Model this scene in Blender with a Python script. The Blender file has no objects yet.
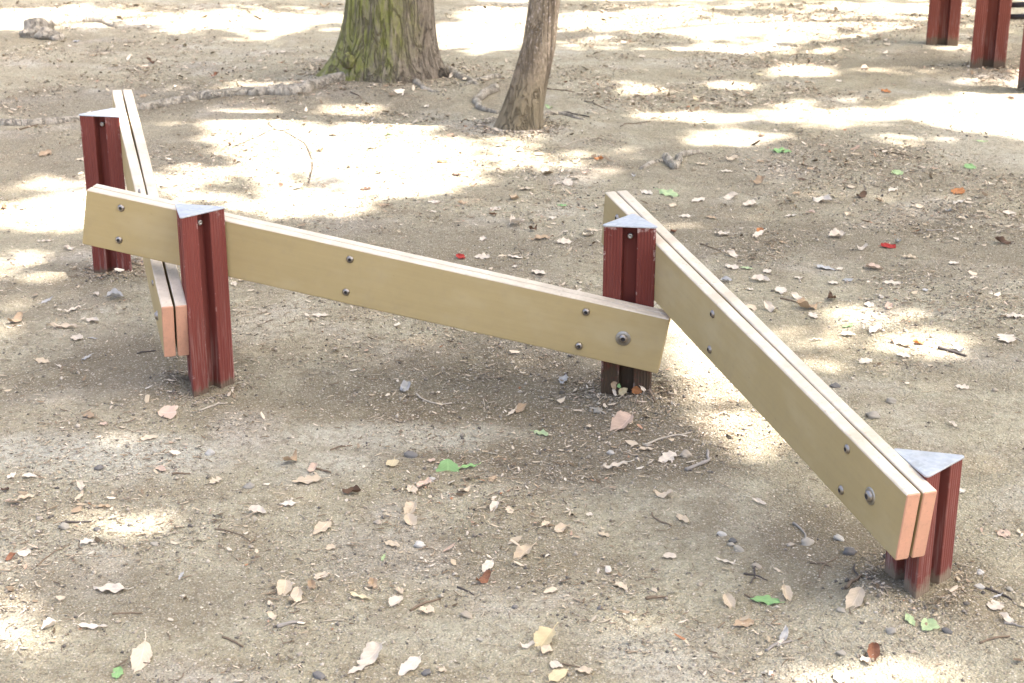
import bpy, bmesh, math, random
import numpy as np
from mathutils import Vector, Matrix

R = math.radians
random.seed(7)
rng = np.random.default_rng(11)
scn = bpy.context.scene
COL = scn.collection
TAU = 2 * math.pi

# ------------------------------------------------------------------ camera
W, H = 1024, 683
FPX, PITCH, CAMH = 1625.36, 0.34492, 1.5
CP, SP = math.cos(PITCH), math.sin(PITCH)
cam = bpy.data.objects.new('camera', bpy.data.cameras.new('camera'))
COL.objects.link(cam)
cam.location = (0, 0, CAMH)
cam.rotation_euler = (math.pi / 2 - PITCH, 0, 0)
cam.data.sensor_width = 36
cam.data.lens = FPX / W * 36
cam.data.clip_end = 500
cam.data.dof.use_dof = True
cam.data.dof.focus_distance = 3.6
cam.data.dof.aperture_fstop = 11
scn.camera = cam


def project(x, y, z):
    z = z - CAMH
    d = y * CP - z * SP
    u = y * SP + z * CP
    return 512 + FPX * x / d, 341.5 - FPX * u / d, d


def ground_at(u, v, z=0.0):
    a, b = (u - 512) / FPX, (341.5 - v) / FPX
    t = (z - CAMH) / (-SP + b * CP)
    return a * t, (CP + b * SP) * t


def at_depth(u, v, Y):
    a, b = (u - 512) / FPX, (341.5 - v) / FPX
    t = Y / (CP + b * SP)
    return Vector((a * t, Y, CAMH + (-SP + b * CP) * t))


# ------------------------------------------------------------------ noise
def hash01(ix, iy, s):
    h = (ix * 374761393 + iy * 668265263 + s * 1442695041) & 0xFFFFFFFF
    h = ((h ^ (h >> 13)) * 1274126177) & 0xFFFFFFFF
    h = h ^ (h >> 16)
    return (h & 0xFFFFFF) / float(0xFFFFFF)


def vnoise(x, y, s=0):
    x = np.asarray(x, float); y = np.asarray(y, float)
    ix = np.floor(x).astype(np.int64); iy = np.floor(y).astype(np.int64)
    fx = x - ix; fy = y - iy
    fx = fx * fx * (3 - 2 * fx); fy = fy * fy * (3 - 2 * fy)
    a = hash01(ix, iy, s); b = hash01(ix + 1, iy, s)
    c = hash01(ix, iy + 1, s); d = hash01(ix + 1, iy + 1, s)
    return (a + (b - a) * fx) * (1 - fy) + (c + (d - c) * fx) * fy - .5


SIDE0 = .132
POSTS = [  # x, y, turn, height
    (-0.77531, 3.8251, 2.37737, 0.46848),
    (0.29116, 3.78329, 3.51954, 0.44682),
    (0.77686, 2.78759, 2.35601, 0.26305),
    (-1.21554, 4.80032, 3.46268, 0.50152)]
BIG = ground_at(386, 82); SLIM = ground_at(516, 131)
_sh = (SIDE0 - .124) / (2 * math.sqrt(3))      # posts a touch wider than the first survey: slide them off the planks
for _k, _ang, _m in ((0, 0, 2), (1, TAU / 3, 2), (2, math.pi / 3, 1), (3, math.pi, 1)):
    _x, _y, _t, _h = POSTS[_k]
    POSTS[_k] = (_x - math.cos(_t + _ang) * _sh * _m, _y - math.sin(_t + _ang) * _sh * _m, _t, _h)
MOUNDS = [(BIG[0], BIG[1], .75, .05), (SLIM[0], SLIM[1], .35, .03)]
HEAPS = [(POSTS[1][0] + .0, POSTS[1][1] - .085, .045, .022), (POSTS[1][0] + .05, POSTS[1][1] - .07, .03, .016), (POSTS[1][0] - .06, POSTS[1][1] - .05, .03, .012), (POSTS[0][0] - .09, POSTS[0][1] + .02, .05, .022),
         (POSTS[2][0] - .10, POSTS[2][1] - .05, .06, .02), (POSTS[2][0] + .06, POSTS[2][1] - .07, .05, .010), (POSTS[3][0] + .03, POSTS[3][1] - .08, .05, .022)]


def height0(x, y):
    x = np.asarray(x, float); y = np.asarray(y, float)
    z = vnoise(x * .7, y * .7, 1) * .035
    z = z + vnoise(x * 2.3, y * 2.3, 2) * .014
    z = z + vnoise(x * 6.1, y * 6.1, 3) * .007
    z = z + vnoise(x * 15, y * 15, 4) * .0038
    z = z + vnoise(x * 37, y * 37, 5) * .0024
    for (mx, my, r, h) in MOUNDS:
        d2 = ((x - mx) ** 2 + (y - my) ** 2) / (r * r)
        z = z + h * np.exp(-d2)
    # scuffed hollows between the posts
    z = z - .014 * np.exp(-(((x + .2) / .55) ** 2 + ((y - 3.5) / .22) ** 2))
    z = z - .010 * np.exp(-(((x - .35) / .3) ** 2 + ((y - 3.1) / .3) ** 2))
    return z


FLAT = [(p[0], p[1], .22, float(height0(p[0], p[1])) - .007) for p in POSTS]


def height(x, y):
    z = height0(x, y)
    for (mx, my, r, h) in FLAT:          # the posts stand on level soil
        z = z - h * np.exp(-((x - mx) ** 2 + (y - my) ** 2) / (r * r))
    for (mx, my, r, h) in HEAPS:         # crumbly soil heaped against them
        z = z + (h + .012 * vnoise(x * 40, y * 40, 71)) * np.exp(-((x - mx) ** 2 + (y - my) ** 2) / (r * r))
    return z


def hz(x, y):
    return float(height(x, y))


# ------------------------------------------------------------------ tags
def tag(o, label=None, cat=None, group=None, kind=None):
    if label: o['label'] = label
    if cat: o['category'] = cat
    if group: o['group'] = group
    if kind: o['kind'] = kind
    return o


def empty(name, loc, label, cat, group=None):
    o = bpy.data.objects.new(name, None)
    COL.objects.link(o)
    o.location = loc
    o.empty_display_size = .1
    return tag(o, label, cat, group)


def link(name, me, parent=None, mats=()):
    o = bpy.data.objects.new(name, me)
    COL.objects.link(o)
    for m in mats: me.materials.append(m)
    if parent is not None:
        o.parent = parent
        # all meshes are built in world coordinates: undo the parents' moves
        p, off = parent, Vector((0, 0, 0))
        while p is not None:
            off += Vector(p.location); p = p.parent
        me.transform(Matrix.Translation(-off))
    return o


def mesh_from(name, verts, faces, smooth=True):
    me = bpy.data.meshes.new(name)
    me.from_pydata([tuple(v) for v in verts], [], faces)
    me.update()
    if smooth:
        me.polygons.foreach_set('use_smooth', [True] * len(me.polygons))
    return me


def mesh_np(name, V, F, smooth=True):
    """V (n,3), F (m,k) numpy arrays, all faces with k corners."""
    me = bpy.data.meshes.new(name)
    n, m, k = len(V), len(F), F.shape[1]
    me.vertices.add(n); me.vertices.foreach_set('co', np.asarray(V, np.float32).ravel())
    me.loops.add(m * k); me.loops.foreach_set('vertex_index', F.astype(np.int32).ravel())
    me.polygons.add(m)
    me.polygons.foreach_set('loop_start', np.arange(0, m * k, k, dtype=np.int32))
    me.polygons.foreach_set('loop_total', np.full(m, k, np.int32))
    me.update(calc_edges=True)
    if smooth: me.polygons.foreach_set('use_smooth', np.ones(m, bool))
    me.validate()
    return me


# ------------------------------------------------------------------ materials
class NT:
    def __init__(self, name):
        self.m = bpy.data.materials.new(name)
        self.m.use_nodes = True
        self.t = self.m.node_tree
        self.b = self.t.nodes['Principled BSDF']
        self.out = self.t.nodes['Material Output']
        self._co = {}

    def n(self, kind, **kw):
        nd = self.t.nodes.new(kind)
        for k, v in kw.items():
            setattr(nd, k, v)
        return nd

    def l(self, a, b): self.t.links.new(a, b)

    def co(self, which='Object', scale=(1, 1, 1)):
        if 'tc' not in self._co: self._co['tc'] = self.n('ShaderNodeTexCoord')
        s = self._co['tc'].outputs[which]
        if tuple(scale) != (1, 1, 1):
            mp = self.n('ShaderNodeMapping'); mp.inputs['Scale'].default_value = scale
            self.l(s, mp.inputs['Vector']); s = mp.outputs[0]
        return s

    def noise(self, scale, detail=4, rough=.55, vec=None, dist=0):
        nd = self.n('ShaderNodeTexNoise')
        nd.inputs['Scale'].default_value = scale; nd.inputs['Detail'].default_value = detail
        nd.inputs['Roughness'].default_value = rough; nd.inputs['Distortion'].default_value = dist
        self.l(vec if vec is not None else self.co(), nd.inputs['Vector'])
        return nd.outputs['Fac']

    def voro(self, scale, vec=None, feature='F1', out='Distance'):
        nd = self.n('ShaderNodeTexVoronoi', feature=feature)
        nd.inputs['Scale'].default_value = scale
        self.l(vec if vec is not None else self.co(), nd.inputs['Vector'])
        return nd.outputs[out]

    def ramp(self, fac, stops):
        nd = self.n('ShaderNodeValToRGB')
        e = nd.color_ramp.elements
        while len(e) < len(stops): e.new(.5)
        for el, (p, c) in zip(e, stops):
            el.position = p
            el.color = (c, c, c, 1) if not isinstance(c, (tuple, list)) else (*c, 1)
        self.l(fac, nd.inputs['Fac'])
        return nd.outputs['Color']

    def mix(self, fac, a, b, blend='MIX'):
        nd = self.n('ShaderNodeMix', data_type='RGBA', blend_type=blend)
        for sock, v in ((nd.inputs['Factor'], fac), (nd.inputs[6], a), (nd.inputs[7], b)):
            if isinstance(v, (int, float)): sock.default_value = v
            elif isinstance(v, (tuple, list)): sock.default_value = (*v, 1)
            else: self.l(v, sock)
        return nd.outputs[2]

    def math(self, op, a, b=0.0, clamp=False):
        nd = self.n('ShaderNodeMath', operation=op, use_clamp=clamp)
        for i, v in enumerate((a, b)):
            if isinstance(v, (int, float)): nd.inputs[i].default_value = v
            else: self.l(v, nd.inputs[i])
        return nd.outputs[0]

    def bump(self, h, strength=.5, dist=.01, nrm=None):
        nd = self.n('ShaderNodeBump')
        nd.inputs['Strength'].default_value = strength; nd.inputs['Distance'].default_value = dist
        self.l(h, nd.inputs['Height'])
        if nrm is not None: self.l(nrm, nd.inputs['Normal'])
        return nd.outputs[0]

    def done(self, col=None, rough=None, nrm=None, metal=None, spec=None):
        for key, v in (('Base Color', col), ('Roughness', rough), ('Metallic', metal), ('Normal', nrm),
                       ('Specular IOR Level', spec)):
            if v is None: continue
            s = self.b.inputs[key]
            if isinstance(v, (int, float)): s.default_value = v
            elif isinstance(v, (tuple, list)): s.default_value = (*v, 1)
            else: self.l(v, s)
        return self.m


def srgb(r, g, b):
    f = lambda c: (c / 255 / 12.92) if c / 255 <= .04045 else ((c / 255 + .055) / 1.055) ** 2.4
    return (f(r), f(g), f(b))


def sep_z(nt, sock):
    s = nt.n('ShaderNodeSeparateXYZ'); nt.l(sock, s.inputs[0]); return s.outputs


# ---- soil
def mat_soil():
    t = NT('dry_soil')
    geo = t.n('ShaderNodeNewGeometry').outputs['Position']
    big = t.noise(.9, 5, .6, geo)
    mid = t.noise(5.5, 6, .62, geo, .4)
    fine = t.noise(60, 5, .7, geo)
    col = t.mix(t.ramp(big, [(.35, 0), (.65, 1)]), (.322, .290, .192), (.400, .372, .270))
    col = t.mix(t.math('MULTIPLY', t.ramp(mid, [(.42, 0), (.68, 1)]), .75), col, (.225, .185, .120))
    dust = t.noise(2.3, 4, .55, geo)
    col = t.mix(t.math('MULTIPLY', t.ramp(dust, [(.52, 0), (.72, 1)]), .7), col, (.50, .465, .395))
    at = t.n('ShaderNodeAttribute', attribute_name='damp_shade').outputs['Fac']
    col = t.mix(t.math('MULTIPLY', at, .84), col, (.150, .124, .082))  # damp soil, with soft shade mixed into the same dark colour
    at2 = t.n('ShaderNodeAttribute', attribute_name='dust').outputs['Fac']
    col = t.mix(t.math('MULTIPLY', at2, .85), col, (.455, .44, .355))
    col = t.mix(t.math('MULTIPLY', t.ramp(fine, [(.36, 1), (.54, 0)]), .6), col, (.17, .135, .085))
    fl = t.noise(140, 3, .7, geo)
    col = t.mix(t.math('MULTIPLY', t.ramp(fl, [(.56, 0), (.70, 1)]), .55), col, (.60, .53, .43))
    # grit: many little stones and flakes of two sizes
    for sc, lo, amt, c1, c2 in ((150, .60, .75, (.60, .54, .44), (.15, .12, .09)), (330, .5, .6, (.58, .52, .43), (.16, .13, .10))):
        v = t.n('ShaderNodeTexVoronoi'); v.inputs['Scale'].default_value = sc
        t.l(geo, v.inputs['Vector'])
        cs = t.n('ShaderNodeSeparateColor'); t.l(v.outputs['Color'], cs.inputs[0])
        near = t.ramp(v.outputs['Distance'], [(.22, 1), (.42, 0)])
        light = t.math('MULTIPLY', near, t.ramp(cs.outputs[0], [(lo + .18, 0), (lo + .24, 1)]))
        dark = t.math('MULTIPLY', near, t.ramp(cs.outputs[1], [(lo + .2, 0), (lo + .26, 1)]))
        col = t.mix(t.math('MULTIPLY', light, amt), col, c1)
        col = t.mix(t.math('MULTIPLY', dark, amt), col, c2)
    hgt = t.math('ADD', t.math('MULTIPLY', fine, .8), t.math('MULTIPLY', t.voro(190, geo), -.5))
    hgt = t.math('ADD', hgt, t.math('MULTIPLY', t.noise(24, 5, .65, geo), 1.6))
    return t.done(col, .95, t.bump(hgt, 1.0, .009), spec=.15)


M = {}
M['soil'] = mat_soil()


def mat_paint(name, top, worn):
    """weathered buff paint on the beam planks"""
    t = NT(name)
    o = t.co()
    n1 = t.noise(3.0, 5, .6, o); n2 = t.noise(55, 4, .6, t.co('Object', (1, 1, 1)))
    col = t.mix(t.ramp(n1, [(.3, 0), (.7, 1)]), top, worn)
    col = t.mix(t.math('MULTIPLY', t.ramp(n2, [(.52, 0), (.75, 1)]), .22), col, (.30, .24, .15))
    st = t.noise(9, 5, .7, o, 1.0)
    col = t.mix(t.math('MULTIPLY', t.ramp(st, [(.60, 0), (.78, 1)]), .35), col, (.27, .22, .14))
    g = t.noise(1.0, 6, .65, t.co('UV', (3.5, 90, 1)), .3)
    col = t.mix(t.math('MULTIPLY', t.ramp(g, [(.40, 0), (.72, 1)]), .16), col, (.25, .185, .085))
    sc = t.noise(1.0, 5, .75, t.co('UV', (26, 40, 1)), 1.5)
    col = t.mix(t.math('MULTIPLY', t.ramp(sc, [(.66, 0), (.72, 1)]), .5), col, (.20, .155, .085))
    ft = t.noise(1.0, 3, .6, t.co('UV', (5, 9, 1)))
    col = t.mix(t.math('MULTIPLY', t.ramp(ft, [(.50, 0), (.70, 1)]), .28), col, (.47, .40, .26))
    return t.done(col, .62, t.bump(n2, .15, .002), spec=.3)


M['buff'] = mat_paint('buff_paint', (.405, .314, .156), (.352, .270, .128))


def mat_edge():  # paler tone for the top edges of the planks
    t = NT('pale_top_edge')
    n = t.noise(14, 5, .65)
    col = t.mix(t.ramp(n, [(.35, 0), (.68, 1)]), (.60, .53, .43), (.47, .405, .315))
    n2 = t.noise(120, 3, .6)
    col = t.mix(t.math('MULTIPLY', t.ramp(n2, [(.58, 0), (.72, 1)]), .4), col, (.26, .21, .15))
    return t.done(col, .7, t.bump(n2, .2, .002), spec=.25)


M['edge'] = mat_edge()


def mat_endgrain():
    t = NT('salmon_end_grain')
    o = t.co()
    n = t.noise(30, 5, .65)
    col = t.mix(t.ramp(n, [(.3, 0), (.7, 1)]), (.60, .315, .205), (.50, .275, .18))
    n2 = t.noise(160, 3, .6)
    col = t.mix(t.math('MULTIPLY', t.ramp(n2, [(.56, 0), (.72, 1)]), .4), col, (.32, .20, .13))
    return t.done(col, .75, t.bump(n2, .25, .002), spec=.2)


M['end'] = mat_endgrain()


def mat_red(name, base, grime, chips=.5, mud=(.125, .098, .065)):
    """red stain, chalky scuffs, bare chips on the corners and mud at the foot (local z = height above the soil)"""
    t = NT(name)
    o = t.co()
    z = sep_z(t, o)[2]
    n = t.noise(9, 5, .6, t.co('Object', (1, 1, .25)))
    col = t.mix(t.ramp(n, [(.3, 0), (.7, 1)]), base, tuple(c * .84 for c in base))
    st = t.noise(90, 4, .65, t.co('Object', (1, 1, .06)))
    low = t.ramp(z, [(.0, 1), (.24, 0)])
    col = t.mix(t.math('MULTIPLY', t.ramp(st, [(.5, 0), (.68, 1)]), t.math('ADD', .06, t.math('MULTIPLY', low, .75))), col, (.36, .235, .20))
    gn = t.noise(38, 5, .7)
    g = t.math('ADD', t.ramp(z, [(.0, 1), (grime, 0)]), t.math('MULTIPLY', t.math('SUBTRACT', gn, .5), 1.3))
    g = t.ramp(g, [(.40, 0), (.72, 1)])
    col = t.mix(t.math('MULTIPLY', g, .9), col, mud)
    ch = t.noise(26, 5, .72, o, .6)
    geo = t.n('ShaderNodeNewGeometry')
    edge = t.ramp(geo.outputs['Pointiness'], [(.51, 0), (.56, 1)])
    cm = t.math('MULTIPLY', t.ramp(ch, [(.56, 0), (.61, 1)]), t.math('MULTIPLY', edge, chips), True)
    col = t.mix(cm, col, (.62, .50, .44))
    return t.done(col, .7, t.bump(st, .06, .001), spec=.25)


M['red'] = mat_red('red_stain', (.180, .045, .034), .045, .22)
M['red_deep'] = mat_red('red_stain_muddy', (.150, .033, .024), .24, .5, (.070, .055, .034))
M['red_dusty'] = mat_red('red_stain_dusty', (.175, .050, .038), .065, .1, (.215, .172, .118))
M['rust_red'] = mat_red('dark_red_stain', (.20, .055, .036), .08, .2)


def mat_metal(name, col, rough, metal=1.0, dirt=.3):
    t = NT(name)
    n = t.noise(60, 4, .6)
    c = t.mix(t.math('MULTIPLY', t.ramp(n, [(.45, 0), (.7, 1)]), dirt), col, tuple(x * .4 for x in col))
    return t.done(c, t.ramp(n, [(.3, rough - .08), (.7, rough + .12)]), None, metal)


M['bolt'] = mat_metal('steel_bolt', (.32, .29, .26), .36)
M['washer'] = mat_metal('steel_washer', (.38, .36, .32), .45)
M['socket'] = mat_metal('bolt_socket', (.05, .045, .04), .7, .3)
M['bar'] = mat_metal('black_bar', (.03, .027, .03), .42, .2)


def mat_cap():
    t = NT('galvanised_cap')
    v = t.voro(120, None, 'F1', 'Color')
    cs = t.n('ShaderNodeSeparateColor'); t.l(v, cs.inputs[0])
    n = t.noise(22, 5, .65)
    c = t.mix(cs.outputs[0], (.40, .42, .45), (.50, .515, .54))
    c = t.mix(t.math('MULTIPLY', t.ramp(n, [(.52, 0), (.72, 1)]), .45), c, (.30, .28, .25))
    return t.done(c, .55, t.bump(n, .1, .002), .55)


M['cap'] = mat_cap()


def mat_bark(name, c1, c2, moss, mosscol, sun_specks=False, mudh=.0, fiss=.42):
    t = NT(name)
    o = t.co()
    zo = sep_z(t, o)
    n = t.noise(16, 7, .68, t.co('Object', (1, 1, .28)), .5)
    col = t.mix(t.ramp(n, [(.32, 0), (.68, 1)]), c1, c2)
    f = t.noise(75, 5, .7, t.co('Object', (1, 1, .5)))
    col = t.mix(t.math('MULTIPLY', t.ramp(f, [(.36, 1), (.55, 0)]), .55), col, tuple(x * .42 for x in c1))
    if moss:
        g = t.noise(5.0, 6, .68, t.co('Object', (1, 1, .6)), .4)
        side = t.math('MULTIPLY', zo[0], -1.4)                 # grows thickest on the damp side
        hi = t.math('MULTIPLY', zo[2], .55)
        g2 = t.math('ADD', t.math('ADD', g, side), hi)
        g2 = t.math('ADD', g2, t.math('MULTIPLY', t.math('SUBTRACT', f, .5), .5))
        mm = t.math('MULTIPLY', t.ramp(g2, [(.40, 0), (.70, 1)]), t.ramp(t.noise(30, 6, .7, t.co('Object', (1, 1, .18)), .8), [(.36, .1), (.56, 1)]))
        mc = t.mix(t.noise(40, 4, .6), mosscol, tuple(x * 1.75 for x in mosscol))
        col = t.mix(t.math('MULTIPLY', mm, moss), col, mc)
    if sun_specks:  # speckles of sunlight painted on the upper trunk
        s = t.noise(120, 3, .6, t.co('Object', (1, 1, .6)))
        hi = t.ramp(zo[2], [(.2, 0), (.45, 1)])
        col = t.mix(t.math('MULTIPLY', t.ramp(s, [(.58, 0), (.64, 1)]), t.math('MULTIPLY', hi, .8)), col, (.50, .43, .38))
    if mudh:
        g = t.math('ADD', t.ramp(zo[2], [(0, 1), (mudh, 0)]), t.math('MULTIPLY', t.math('SUBTRACT', n, .5), .9))
        col = t.mix(t.math('MULTIPLY', t.ramp(g, [(.25, 0), (.7, 1)]), .8), col, (.235, .195, .125))
    rn = t.noise(15, 4, .6, t.co('Object', (1, 1, .14)), 1.2)
    fis = t.ramp(t.math('ABSOLUTE', t.math('SUBTRACT', rn, .5)), [(.0, 1), (.045, 0)])
    rn2 = t.noise(34, 4, .6, t.co('Object', (1, 1, .2)), .8)
    rid = t.ramp(t.math('ABSOLUTE', t.math('SUBTRACT', rn2, .52)), [(.0, 1), (.05, 0)])
    col = t.mix(t.math('MULTIPLY', fis, fiss), col, tuple(x * .35 for x in c1))
    col = t.mix(t.math('MULTIPLY', rid, fiss * .7), col, tuple(x * 1.35 for x in c2))
    hh = t.math('ADD', t.math('ADD', n, t.math('MULTIPLY', f, .5)), t.math('MULTIPLY', fis, -.7))
    return t.done(col, .92, t.bump(hh, 1.0, .022), spec=.15)


M['bark_moss'] = mat_bark('mossy_bark', (.20, .162, .118), (.32, .27, .205), .9, (.170, .178, .045), fiss=.30)
M['bark_slim'] = mat_bark('slim_bark', (.21, .165, .115), (.30, .245, .175), 0, (0, 0, 0), True, .36, .03)
M['bark'] = mat_bark('plain_bark', (.10, .08, .06), (.18, .15, .11), .3, (.06, .08, .03))
M['root'] = mat_bark('root_bark', (.40, .355, .28), (.48, .43, .345), 0, (0, 0, 0), fiss=.0)


def mat_leaf(name, c1, c2, trans=.15, vein=None, rough=.75):
    t = NT(name)
    oi = t.n('ShaderNodeObjectInfo').outputs['Random']
    n = t.noise(60, 4, .65)
    base = t.mix(oi, c1, c2)
    col = t.mix(t.math('MULTIPLY', t.ramp(n, [(.45, 0), (.72, 1)]), .4), base, tuple(x * .55 for x in c1))
    if vein:
        u = t.co('UV'); s = sep_z(t, u)
        mid = t.ramp(t.math('ABSOLUTE', s[1]), [(.0, 1), (.09, 0)])
        w = t.n('ShaderNodeTexWave'); w.inputs['Scale'].default_value = 2.2
        cmb = t.n('ShaderNodeCombineXYZ')
        t.l(t.math('ADD', t.math('MULTIPLY', s[0], 1.0), t.math('MULTIPLY', t.math('ABSOLUTE', s[1]), -.35)), cmb.inputs[0])
        t.l(cmb.outputs[0], w.inputs['Vector'])
        vv = t.math('MAXIMUM', mid, t.math('MULTIPLY', t.ramp(w.outputs['Fac'], [(.9, 0), (1, 1)]), .45))
        col = t.mix(t.math('MULTIPLY', vv, .55), col, vein)
    t.done(col, rough, t.bump(n, .3, .002), spec=.2)
    tr = t.n('ShaderNodeBsdfTranslucent'); t.l(col, tr.inputs['Color'])
    mx = t.n('ShaderNodeMixShader'); mx.inputs[0].default_value = trans
    t.l(t.b.outputs[0], mx.inputs[1]); t.l(tr.outputs[0], mx.inputs[2]); t.l(mx.outputs[0], t.out.inputs['Surface'])
    return t.m


LEAFC = {
    'cream': ((.60, .50, .37), (.51, .415, .295)),
    'pale': ((.66, .58, .475), (.57, .49, .39)),
    'tan': ((.42, .315, .21), (.36, .26, .165)),
    'pinkish': ((.58, .44, .34), (.52, .39, .30)),
    'yellowish': ((.56, .46, .27), (.60, .52, .36)),
    'orange': ((.46, .20, .08), (.42, .18, .07)),
    'red': ((.30, .025, .02), (.34, .04, .03)),
    'rust brown': ((.25, .12, .07), (.20, .09, .05)),
    'dark brown': ((.10, .06, .04), (.13, .08, .05)),
    'grey': ((.38, .38, .37), (.42, .41, .39)),
    'green': ((.25, .42, .17), (.22, .36, .16)),
    'pale green': ((.36, .47, .24), (.40, .48, .28)),
}
for k, (a, b) in LEAFC.items():
    M['leaf ' + k] = mat_leaf('leaf_' + k.replace(' ', '_'), a, b, .12, tuple(min(.8, x * 1.25 + .03) for x in a))
M['canopy'] = mat_leaf('canopy_leaf', (.19, .28, .085), (.17, .26, .075), .55, None, .5)


def mat_stone(name, a, b):
    t = NT(name)
    oi = t.n('ShaderNodeObjectInfo').outputs['Random']
    n = t.noise(90, 4, .6)
    col = t.mix(oi, a, b)
    col = t.mix(t.math('MULTIPLY', t.ramp(n, [(.4, 0), (.7, 1)]), .4), col, tuple(x * .6 for x in a))
    return t.done(col, .85, t.bump(n, .3, .002), spec=.2)


M['stone grey'] = mat_stone('grey_stone', (.31, .285, .235), (.37, .34, .28))
M['stone pale'] = mat_stone('pale_stone', (.46, .44, .40), (.40, .38, .33))
M['stone dark'] = mat_stone('dark_stone', (.13, .125, .12), (.18, .17, .155))
M['stone tan'] = mat_stone('tan_stone', (.34, .29, .22), (.38, .33, .26))


def mat_twig(name, a):
    t = NT(name)
    n = t.noise(50, 5, .65)
    return t.done(t.mix(n, a, tuple(x * .6 for x in a)), .85, t.bump(n, .4, .002), spec=.2)


M['twig grey'] = mat_twig('grey_twig', (.34, .31, .27))
M['twig brown'] = mat_twig('brown_twig', (.22, .165, .115))
M['twig dark'] = mat_twig('dark_twig', (.10, .085, .075))
M['twig pale'] = mat_twig('pale_twig', (.50, .44, .35))


def mat_island(name, stops, trans=.0):
    """one mesh of countless bits: every bit its own tone"""
    t = NT(name)
    g = t.n('ShaderNodeNewGeometry').outputs['Random Per Island']
    col = t.ramp(g, stops)
    return t.done(col, .85, spec=.2)


M['crumbs'] = mat_island('litter_crumbs', [(0, (.09, .065, .04)), (.22, (.22, .165, .11)), (.45, (.44, .36, .25)), (.75, (.56, .47, .36)), (.93, (.64, .56, .45)), (1, (.30, .13, .06))])
M['grit'] = mat_island('grit', [(0, (.10, .09, .08)), (.3, (.20, .175, .14)), (.75, (.40, .345, .265)), (1, (.50, .44, .36))])
M['straw'] = mat_island('straw', [(0, (.16, .12, .085)), (.5, (.30, .235, .16)), (1, (.48, .41, .31))])

# ------------------------------------------------------------------ world and sun
SUN_EL, SUN_DIR = R(65), Vector((math.cos(R(65)) * math.cos(R(-8)), math.cos(R(65)) * math.sin(R(-8)), math.sin(R(65))))
world = bpy.data.worlds.new('World'); scn.world = world
world.use_nodes = True
wt = world.node_tree
sky = wt.nodes.new('ShaderNodeTexSky'); sky.sky_type = 'NISHITA'; sky.sun_disc = False
sky.sun_elevation = SUN_EL
sky.sun_rotation = math.atan2(SUN_DIR.x, SUN_DIR.y)
sky.air_density = .8; sky.dust_density = 6.0; sky.ozone_density = .3
wt.links.new(sky.outputs[0], wt.nodes['Background'].inputs[0])
wt.nodes['Background'].inputs[1].default_value = .15
sl = bpy.data.lights.new('sun', 'SUN'); sl.energy = 5.0; sl.angle = R(.55); sl.color = (1, .962, .955)
so = bpy.data.objects.new('sun', sl); COL.objects.link(so)
so.rotation_euler = SUN_DIR.to_track_quat('Z', 'Y').to_euler(); so.location = (8, 0, 14)

scn.view_settings.view_transform = 'Standard'
scn.view_settings.look = 'None'
scn.view_settings.exposure = 2.33
scn.view_settings.use_white_balance = True
scn.view_settings.white_balance_temperature = 6700
scn.view_settings.white_balance_tint = 12.5
scn.view_settings.gamma = 1
scn.cycles.max_bounces = 8
scn.cycles.diffuse_bounces = 5
scn.cycles.use_denoising = True


# ------------------------------------------------------------------ ground
def axis(lo, hi, step, far, grow=1.18):
    a = list(np.arange(lo, hi + 1e-6, step))
    s, x = step, hi
    while x < far: s *= grow; x += s; a.append(x)
    s, x = step, lo
    while x > -far: s *= grow; x -= s; a.insert(0, x)
    return np.array(a)


gx = axis(-2.6, 2.9, .0145, 120)
ya = list(np.arange(2.05, 6.2, .0145))
s, y = .0145, ya[-1]
while y < 11: s = min(.03, s * 1.004); y += s; ya.append(y)
while y < 160: s *= 1.16; y += s; ya.append(y)
s, y = .0145, ya[0]
while y > -60: s *= 1.2; y -= s; ya.insert(0, y)
gy = np.array(ya)
X, Y = np.meshgrid(gx, gy)
Z = height(X, Y)
V = np.stack([X.ravel(), Y.ravel(), Z.ravel()], 1)
nx, ny = len(gx), len(gy)
i = np.arange(nx * ny).reshape(ny, nx)
F = np.stack([i[:-1, :-1].ravel(), i[:-1, 1:].ravel(), i[1:, 1:].ravel(), i[1:, :-1].ravel()], 1)
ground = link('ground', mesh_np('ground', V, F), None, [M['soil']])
# dark patches, part damp trodden soil and part painted shade, and drifts of pale dust, each with a ragged shape of its own
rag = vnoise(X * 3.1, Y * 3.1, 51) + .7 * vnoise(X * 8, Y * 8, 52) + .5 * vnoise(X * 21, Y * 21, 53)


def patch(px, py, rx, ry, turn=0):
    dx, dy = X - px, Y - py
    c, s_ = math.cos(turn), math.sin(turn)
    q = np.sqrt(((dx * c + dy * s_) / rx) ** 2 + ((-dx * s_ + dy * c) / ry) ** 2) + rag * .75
    return np.clip((1.15 - q) / .7, 0, 1)


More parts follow.
